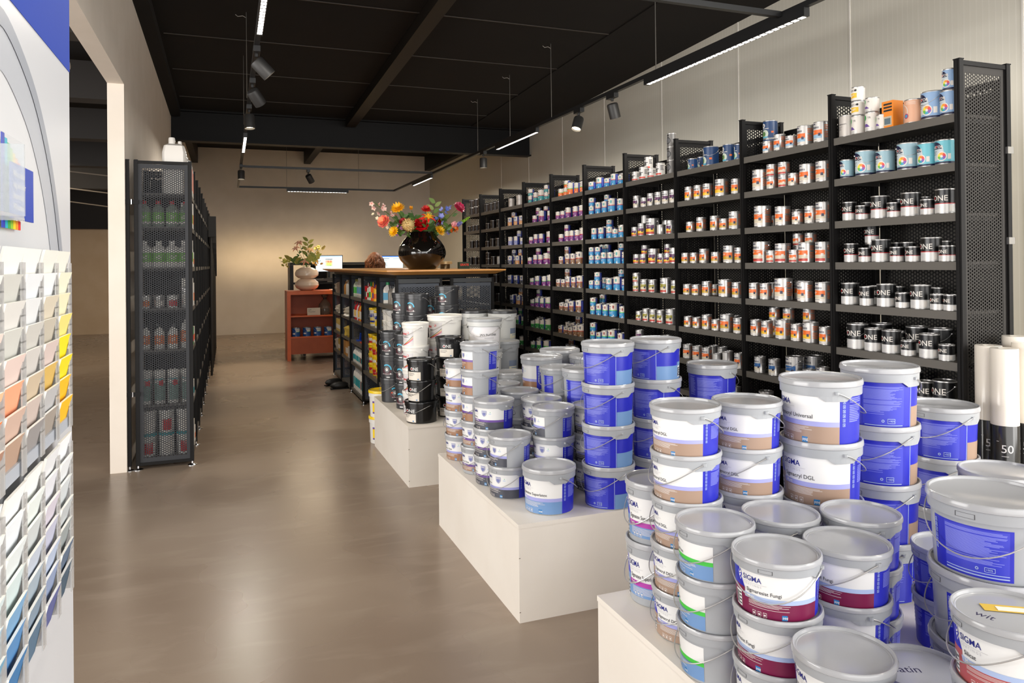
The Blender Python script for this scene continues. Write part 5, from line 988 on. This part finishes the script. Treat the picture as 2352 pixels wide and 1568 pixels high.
stand_desk(1.15, 1.95, 12.75, 13.3, 1.26, 'dark desk carrying the left monitor'); stand_desk(2.3, 3.4, 12.9, 13.45, 1.26, 'dark desk carrying the right monitor')
pm_ = pxY(756, 617, 13.0); monitor(pm_.x, 13.0, 1.2605, .44, .265, 'monitor showing a striped paint can, left behind the counter', [(.36, .64, .28, .78, (226, 226, 222)), (.37, .63, .55, .70, (226, 110, 60)), (.37, .63, .42, .55, (230, 190, 60)), (.37, .63, .34, .42, (120, 160, 80)), (.36, .64, .74, .80, (60, 66, 80)), (.78, .97, .35, .85, (214, 222, 228)), (0, 1, .93, 1, (150, 176, 200))])
pm_ = pxY(900, 617, 13.1); monitor(pm_.x, 13.1, 1.2605, .40, .255, 'monitor with a white form, beside the curly-haired person', [(.05, .4, .8, .84, (80, 80, 90)), (.05, .3, .68, .71, (80, 80, 90)), (.05, .3, .5, .53, (80, 80, 90)), (.05, .3, .40, .43, (80, 80, 90)), (.05, .3, .30, .33, (80, 80, 90)), (.55, .9, .8, .83, (90, 90, 110)), (0, 1, .93, 1, (60, 110, 190)), (.5, .95, .1, .7, (214, 220, 236))])
# the person, seen from behind
px_ = pxY(861, 596, 11.9); hx, hy, hz = px_.x, 11.9, px_.z
def skin_body(name, joints, edges, m, parent, sub=2):
    me = bpy.data.meshes.new(name); me.from_pydata([j[0] for j in joints], edges, []); me.materials.append(m); o = bpy.data.objects.new(name, me); col.objects.link(o); o.parent = parent
    s = o.modifiers.new('skin', 'SKIN'); s.use_smooth_shade = True
    for i, j in enumerate(joints): me.skin_vertices[0].data[i].radius = (j[1], j[2] if len(j) > 2 else j[1])
    me.skin_vertices[0].data[0].use_root = True
    u = o.modifiers.new('sub', 'SUBSURF'); u.levels = u.render_levels = sub; return o
per = thing('person', (hx, hy, 0), 'person with long curly auburn hair behind the counter, seen from behind', 'person')
H_ = hz+.11; S_ = H_/1.68
J = [((0, 0, .98*S_), .13, .11), ((0, .01, 1.15*S_), .12, .09), ((0, .01, 1.33*S_), .14, .09), ((0, 0, 1.43*S_), .05), ((0, .02, 1.50*S_), .05), ((0, .015, 1.57*S_), .075, .09), ((0, .01, 1.64*S_), .05, .07),
 ((-.17, .01, 1.38*S_), .05), ((-.24, .03, 1.12*S_), .04), ((-.16, .27, 1.13*S_), .03), ((-.12, .36, 1.15*S_), .025), ((.17, .01, 1.38*S_), .05), ((.24, .03, 1.12*S_), .04), ((.16, .27, 1.13*S_), .03), ((.12, .36, 1.15*S_), .025),
 ((-.10, 0, .9*S_), .09), ((-.11, .01, .5*S_), .06), ((-.11, -.02, .09*S_), .04), ((-.11, .12, .035), .035), ((.10, 0, .9*S_), .09), ((.11, .01, .5*S_), .06), ((.11, -.02, .09*S_), .04), ((.11, .12, .035), .035)]
E_ = [(0, 1), (1, 2), (2, 3), (3, 4), (4, 5), (5, 6), (2, 7), (7, 8), (8, 9), (9, 10), (2, 11), (11, 12), (12, 13), (13, 14), (0, 15), (15, 16), (16, 17), (17, 18), (0, 19), (19, 20), (20, 21), (21, 22)]
skin_body('body', J, E_, noise_mat((52, 46, 48), (60, 54, 56), 12, .8, 'dark_clothing'), per)
HAIR = noise_mat((84, 44, 22), (138, 80, 40), 60, .5, 'auburn_hair', bump=.6)
b = MB(); R = random.Random(11); b.ball((0, .0, hz+.01), .105, HAIR, 20, 12, 1, 1.1, 1.08)
for i in range(150):
    a = R.uniform(-PI*1.12, .12*PI); s0 = R.uniform(.02, .095); x0, y0 = .088*math.cos(a), .088*math.sin(a); ln = R.uniform(.16, .36); ph = R.uniform(0, 6); pts = []
    for j in range(9):
        t = j/8; spread = 1+.75*math.sin(min(1, t*1.3)*PI/2); pts.append((x0*spread+.008*math.sin(ph+t*9), y0*spread+.008*math.cos(ph+t*9), hz+.085-s0-ln*t))
    b.tube(pts, .013, HAIR, 6, [1, 1.1, 1.1, 1.1, 1.1, 1, .9, .8, .5])
b.build('hair', per, ang=180)
for m_ in list(bpy.data.materials):
    if m_.name.split('.')[0] in ('black_post', 'grey_frame', 'perforated_black_steel', 'perforated_grey_steel', 'perforated_end_steel', 'end_panel_frame', 'perforated_slate_steel', 'slate_steel', 'slate_rail', 'black_steel_paint', 'dark_beam_paint', 'dark_blocker_sheet', 'grey_shelf_underside'):
        q_ = m_.node_tree.nodes['Principled BSDF']; q_.inputs['Specular IOR Level'].default_value = .16; q_.inputs['Roughness'].default_value = .5
# ------------------------------------------------------------------ track lighting
TRK = M((24, 24, 25), .45, 0, 'black_track'); LAMPM = noise_mat((40, 39, 39), (46, 45, 44), 300, .5, 'black_lamp_housing'); WL = M((255, 236, 205), .4, 0, 'warm_light', emit=9); LED = M((255, 248, 238), .4, 0, 'led', emit=6)
ZT = 2.96; XL = .19; XRr = 3.10
def track(p0, p1, label):
    p0, p1 = Vector(p0), Vector(p1); d = p1-p0; b = MB(); horiz = abs(d.x) > abs(d.y)
    if horiz: b.box(min(p0.x, p1.x), max(p0.x, p1.x), p0.y-.017, p0.y+.017, ZT-.016, ZT+.016, TRK)
    else: b.box(p0.x-.017, p0.x+.017, min(p0.y, p1.y), max(p0.y, p1.y), ZT-.016, ZT+.016, TRK)
    return tag(b.build('lighting_track', smooth=False), label, 'track', 'black lighting tracks')
YN, YM, YE = 3.1, 11.6, 14.6
track((XL, -1.5, 0), (XL, YE+.017, 0), 'black lighting track running along the left side of the shop'); track((XRr, -1.5, 0), (XRr, YE+.017, 0), 'black lighting track running above the right-hand racks')
track((XL+.018, YM, 0), (XRr-.018, YM, 0), 'nearer black cross track at the back of the shop'); track((XL+.018, YE, 0), (XRr-.018, YE, 0), 'farther black cross track at the back of the shop'); track((XL+.018, YN+.45, 0), (XRr-.018, YN+.45, 0), 'black cross track above the camera')
for i, (xx, yy) in enumerate(((XRr, 4.95), (XRr, 6.93), (XRr, 8.12), (XRr, 9.32), (XL-.02, 6.94), (XL-.02, 8.25), (1.05, 14.6), (2.4, 14.6))):
    z1 = ceil_z(yy)-.001 if yy < 11 else 4.05
    b = MB().tube([(0, 0, ZT+.017), (0, 0, z1)], .0035, M((150, 146, 140), .3, .8, 'steel_wire'), 6)
    if i in (1, 2, 3, 4): b.tube([(0, 0, z1-.05), (-.03, 0, z1-.035), (-.07, 0, z1-.045), (-.09, 0, z1-.03)], .0025, M((170, 166, 160), .4), 5)
    tag(b.build('suspension_wire', loc=(xx, yy, 0)), 'steel wire holding the %s track, %s from the camera' % (('right' if i < 4 else 'left' if i < 6 else 'rear'), ORD[(i+1) if i < 4 else (i-3) if i < 6 else i-5]), 'wire', 'wires holding the lighting tracks')
def strip(x, y0, y1, label, nled=None, alongx=None):
    o = thing('led_strip', (x, y0, ZT-.017), label, 'light', 'black linear lamps on the tracks'); L = y1-y0
    if alongx: body = MB().box(0, alongx, -.02, .02, -.05, 0, TRK)
    else: body = MB().box(-.02, .02, 0, L, -.05, 0, TRK)
    body.build('housing', o, smooth=False); n_ = nled or int((alongx or L)/.055)
    b = MB()
    for i in range(n_):
        if alongx: a = .02+i*(alongx-.04)/n_; b.box(a, a+(alongx-.04)/n_*.68, -.014, .014, -.0512, -.0501, LED)
        else: a = .02+i*(L-.04)/n_; b.box(-.014, .014, a, a+(L-.04)/n_*.68, -.0512, -.0501, LED)
    q = b.build('diffuser', o, smooth=False); q['kind'] = 'stuff' if False else ''; del q['kind']
    return o
for i, (x, a, c, lb, pw) in enumerate(((XL, 2.6, 4.75, 'lit linear lamp at the top left', 24), (XL, 8.55, 9.75, 'lit linear lamp beyond the three spotlights', 20), (XRr, 3.35, 5.1, 'lit linear lamp above the nearest racks', 26), (XRr, 7.3, 8.6, 'lit linear lamp above the middle racks', 24), (XRr, 11.7, 13.0, 'lit linear lamp at the far end of the right track', 32), (XL, -1.4, 1.0, 'unseen fill lamp added over the camera position on the left track', 16), (XRr, -1.0, 1.6, 'unseen fill lamp added on the right track before the racks', 16))):  # the last two lamps are unseen, added as interior fill
    strip(x, a, c, lb); l = area('strip_glow', (x, (a+c)/2, ZT-.08), (0, 0, -1), .04, c-a, pw, (1, .93, .82)); l.rotation_euler = (0, 0, 0)
strip(1.05, YE, YE, 'lit linear lamp on the farther cross track', alongx=1.15)
l = area('strip_glow', (1.6, YE, ZT-.08), (0, 0, -1), 1.15, .04, 32, (1, .80, .55)); l.rotation_euler = (0, 0, 0)
def spot(x, y, d, label, power=0, color=(1, .80, .55), r=.048, L=.13, on=True):
    o = thing('spotlight', (x, y, ZT-.017), label, 'light', 'black spotlights on the tracks')
    MB().box(-.022, .022, -.07, .07, -.038, 0, TRK).lathe([(.004, -.0385), (.004, -.0375)], 6, CHROME, (-.012, -.071, 0)).build('adapter', o, smooth=False); MB().tube([(0, 0, -.0385), (0, 0, -.06)], .012, TRK, 10).build('swivel', o)
    q = Vector(d).normalized().to_track_quat('Z', 'Y'); c = Vector((0, 0, -.062))+q@Vector((0, 0, -.012))
    h = MB().lathe([(r*.55, 0), (r*.9, .004), (r, .016), (r, L), (r*.92, L), (r*.90, L-.02), (.0001, L-.021)], 28, LAMPM).build('housing', o); h.location = c-Vector((0, 0, r*.6)); h.rotation_mode = 'QUATERNION'; h.rotation_quaternion = q
    e = MB().lathe([(.0001, L-.019), (r*.88, L-.019), (r*.88, L-.0185)], 24, WL if on else M((60, 56, 50), .3)).build('lens', o); e.location = h.location; e.rotation_mode = 'QUATERNION'; e.rotation_quaternion = q
    if power:
        s = bpy.data.lights.new('spot_beam', 'SPOT'); s.energy = power; s.color = color; s.spot_size = math.radians(62); s.spot_blend = .7; s.shadow_soft_size = .04
        so = bpy.data.objects.new('spot_beam', s); col.objects.link(so); so.location = Vector((x, y, ZT-.017))+c+q@Vector((0, 0, L+.01))-Vector((0, 0, r*.6)); so.rotation_euler = Vector(d).to_track_quat('-Z', 'Y').to_euler()
    return o
SP = [(XL, 5.2, (.75, .1, -.75), 'largest spotlight at the top left', 40), (XL, 6.1, (.6, .5, -.8), 'second spotlight on the left track', 40), (XL, 7.1, (.05, -.1, -1), 'third spotlight on the left track, glowing below', 40), (XL, 11.3, (.0, -.1, -1), 'small spotlight where the left track meets the wall view', 90),
 (1.15, YE-.5, (.5, .5, -.8), 'spotlight between the rear cross tracks', 120), (XRr, 6.30, (-.35, -.2, -.9), 'left one of the two spotlights above the racks', 30), (XRr, 5.65, (.35, .15, -1), 'right one of the two spotlights above the racks', 30), (XRr, 9.1, (0, 0, -1), 'lit spotlight near the dark beam on the right track', 90)]
for i, (x, y, d, lb, pw) in enumerate(SP): spot(x, y if i != 4 else YM+.0, d, lb, pw)
# ------------------------------------------------------------------ colour card stand at the left edge
CA = -.22; CYE = 1.288
o = thing('colour_card_stand', (CA, 0, 0), 'tall white stand of colour cards with blue header at the left edge', 'display stand'); SW = M((200, 202, 207), .35, 0, 'white_stand'); 
MB().box(-.10, -.002, .05, CYE, 0, 2.3, SW).build('back_panel', o, smooth=False)
zb0 = 1.50+(1.849-1.5)*CA/-.26
MB().box(-.00195, -.0012, .05, CYE, 1.5+.349*.846, 2.3, M((6, 54, 158), .75, 0, 'blue_header')).build('header', o, smooth=False)
# sweeping grey channel
CH = M((176, 180, 188), .4, 0, 'grey_channel'); CH2 = M((150, 155, 165), .4, 0, 'channel_groove'); b = MB(); b2 = MB(); b3 = MB()
arc = [(pxX(x_, y_, CA)) for x_, y_ in ((8, 48), (45, 125), (80, 225), (105, 330), (122, 430), (134, 530), (142, 620), (145, 720))]; arc0 = [(pxX(x_, y_, CA)) for x_, y_ in ((-60, -40), (-28, 20))]
A1 = arc0+arc; A2 = []
for i in range(len(A1)-1):
    p0, p1, p2, p3 = A1[max(i-1, 0)], A1[i], A1[i+1], A1[min(i+2, len(A1)-1)]
    for t in (0, .25, .5, .75): A2.append(.5*((2*p1)+(p2-p0)*t+(2*p0-5*p1+4*p2-p3)*t*t+(3*p1-p0-3*p2+p3)*t**3))
A2.append(A1[-1])
def ribbon(b, P, w0, w1, x, m):
    for i in range(len(P)-1):
        def nrm(j):
            a, c = P[max(j-1, 0)], P[min(j+1, len(P)-1)]; t = Vector((0, c.y-a.y, c.z-a.z)).normalized(); return Vector((0, t.z, -t.y))
        n0, n1 = nrm(i), nrm(i+1)
        V = [P[i]+n0*w0, P[i+1]+n1*w0, P[i+1]+n1*w1, P[i]+n0*w1]; b.face([(x-CA+CA-CA+v.x*0, v.y, v.z) for v in V], m)
        if i == 0: pass
    return b
ribbon(b, A2, -.012, .055, CA+.001, CH).build('channel', o, smooth=False); ribbon(b2, A2, -.012, .008, CA+.002, CH2).build('channel_groove', o, smooth=False)
for q in list(o.children):
    if q.name.startswith('channel'):
        for v in q.data.vertices: v.co.x = -.0006 if q.name == 'channel' else .0002
poly = [(.0006, v.y+.05, v.z) for v in A2]; bb = MB(); bb.face([(-.0012, .06, A2[0].z)]+[(-.0012, max(.06, v.y), v.z) for v in A2]+[(-.0012, .06, A2[-1].z)], M((206, 208, 212), .4, 0, 'inner_panel')); bb.build('inner_panel', o, smooth=False)
# leaflet holder with rainbow leaflets and blue notice
p1, p2 = pxX(52, 384, CA+.013), pxX(75, 512, CA+.013)
nb = thing('blue_notice', (CA+.012, 0, 0), 'small blue printed notice on the colour card stand', 'notice'); MB().box(0, .002, p1.y-.05, p2.y, p2.z, p1.z, M((20, 62, 170), .4, 0, 'notice_blue')).build('board', nb, smooth=False)
d_ = MB()
for i, s_ in enumerate(('Wist u dat er', 'nog veel meer', 'kleuren zijn?', 'Wij kunnen', 'alles mengen.')):
    for t in text_tris(s_, .01)[0]: d_.face([(.0026, p1.y-.044+q[0]*.0086, p1.z-.014-.0115*i+q[1]*.0096) for q in t], WHC)
d_.build('lettering', nb, smooth=False)
lf = thing('leaflet_fan', (CA+.004, 0, 0), 'fan of rainbow-striped leaflets in a clear holder', 'leaflets'); q0, q1 = pxX(-40, 300, CA+.004), pxX(56, 531, CA+.004); b = MB()
RB = ((40, 60, 170), (30, 170, 190), (60, 170, 70), (150, 200, 50), (250, 214, 30), (246, 150, 30), (226, 40, 36), (190, 20, 60), (120, 30, 120))
for i, c in enumerate(RB): y0 = q0.y+.06+(q1.y-q0.y-.06)*i/9; y1 = q0.y+.06+(q1.y-q0.y-.06)*(i+1)/9; b.box(0, .0012, y0, y1-.001, q1.z+.012*(i-6 if i > 6 else 0), 1.640-.004*i, M(c, .45, 0, 'leaflet'))
b.build('leaflet', lf, smooth=False)
ch = thing('clear_holder', (CA+.02, 0, 0), 'clear acrylic leaflet holder on the colour card stand', 'holder'); r0, r1 = pxX(-60, 262, CA+.042), pxX(56, 496, CA+.042); ACR = M((200, 206, 210), .05, 0, 'acrylic', alpha=.07)
MB().box(.02, .022, r0.y, r1.y, r1.z, r0.z, ACR).box(-.001, .022, r1.y+.0003, r1.y+.004, r1.z, r0.z, M((206, 212, 216), .08, 0, 'acrylic_edge', alpha=.45)).box(-.001, .022, r0.y, r1.y, r1.z-.004, r1.z-.0003, M((206, 212, 216), .08, 0, 'acrylic_edge', alpha=.45)).build('body', ch, smooth=False)
# the cards: two blocks of pockets
COLS = [1.112, 1.030, .948, .866, .784, .702]; CW = .080
U = [[(236, 234, 224), (236, 236, 228), (240, 240, 236), (238, 240, 238), (236, 236, 236), (232, 232, 228)], [(240, 238, 214), (236, 238, 240), (232, 236, 240), (206, 206, 200), (236, 236, 234), (232, 232, 228)], [(240, 232, 196), (216, 206, 186), (226, 228, 230), (222, 220, 216), (240, 228, 222), (230, 220, 214)],
 [(246, 226, 130), (196, 188, 172), (204, 202, 196), (206, 206, 200), (236, 216, 208), (230, 210, 200)], [(250, 226, 10), (214, 196, 190), (206, 202, 198), (226, 204, 196), (240, 222, 214), (236, 210, 196)], [(250, 222, 10), (216, 180, 96), (204, 186, 160), (246, 168, 130), (246, 190, 150), (240, 180, 150)],
 [(250, 200, 20), (186, 186, 188), (200, 184, 176), (206, 176, 160), (250, 130, 70), (250, 110, 30)], [(240, 160, 10), (160, 150, 140), (150, 146, 146), (180, 150, 130), (170, 130, 110), (200, 100, 50)]]
Lw = [[(240, 242, 246), (226, 228, 232), (236, 240, 240), (240, 242, 244), (240, 242, 244), (232, 236, 238)], [(226, 230, 234), (222, 224, 232), (226, 234, 232), (230, 236, 242), (236, 240, 242), (230, 234, 238)], [(206, 212, 216), (208, 202, 216), (200, 206, 208), (222, 230, 232), (226, 232, 236), (220, 228, 232)],
 [(190, 196, 200), (190, 192, 214), (190, 200, 216), (206, 222, 224), (206, 222, 226), (190, 210, 220)], [(150, 158, 160), (178, 192, 218), (160, 176, 190), (120, 166, 206), (160, 190, 210), (150, 180, 200)], [(84, 104, 130), (140, 156, 190), (128, 148, 168), (80, 136, 190), (110, 160, 190), (90, 150, 180)], [(60, 84, 104), (86, 94, 150), (80, 110, 136), (50, 116, 172), (60, 130, 170), (40, 120, 140)]]
CN = lambda c: ('grey' if max(c)-min(c) < 16 and max(c) < 216 else 'white' if min(c) > 216 else 'blue' if c[2] == max(c) and c[2]-c[0] > 12 else 'yellow' if c[0] > 220 and c[1] > 190 and c[2] < 215 else 'orange' if c[0] > 225 and c[2] < 160 else 'beige')
for bi, (tab, z0, dz) in enumerate(((U, 1.521, .0273), (Lw, 1.280, .0283))):
    for ri, rw in enumerate(tab):
        for ci, c in enumerate(rw):
            z = z0-ri*dz; y = COLS[ci]; dk = tuple(int(v*.97) for v in c)
            if bi == 0 and ri >= 6 and ci == 0: c = (250, 190, 10)
            out = .006; xx = CA+.004+out
            k_ = 'colour_card'; lab = '%s colour card, %s block, row %d from top, column %d from right edge' % (CN(c), ('upper', 'lower')[bi], ri+1, ci+1)
            b = MB(); tl = .012+.0035*((ri+ci) % 2)
            V = lambda dx: [(dx, y-CW/2+.004, z-.045), (dx, y+CW/2-.004, z-.045), (dx+tl*.5+.004, y+CW/2-.004, z), (dx+tl*.5+.004, y-CW/2+.004, z)]
            F0, F1 = V(.002), V(-.001); m = M(c, .55, 0, 'card_colour'); e_ = M((236, 234, 228), .6, 0, 'card_edge')
            b.face(F0, m); b.face(list(reversed(F1)), e_)
            for i in range(4): j = (i+1) % 4; b.face([F0[i], F1[i], F1[j], F0[j]], e_)
            tag(b.build(k_, loc=(xx, 0, 0), smooth=False), lab, 'colour card', 'colour cards in the stand')
    cm_ = MB(); CLIP = M((196, 196, 196), .15, 0, 'clear_clip', alpha=.55)
    for ri in range(len(tab)):
        for ci in range(6):
            z = z0-ri*dz-.015; y = COLS[ci]+CW/2; x = .004+.006+.004
            cb = MB().box(x+.006, x+.0075, y-.010, y+.007, z-.029, z, CLIP).box(x-.004, x+.006, y+.0055, y+.007, z-.029, z-.007, CLIP).build('clip', o, smooth=False)
    MB().face if False else None
    zl = z0-len(tab)*dz-.03
MB().box(.0005, .018, .06, 1.15, 1.286, 1.300, M((170, 176, 186), .4, 0, 'grey_shelf_band')).build('ledge', o, smooth=False)
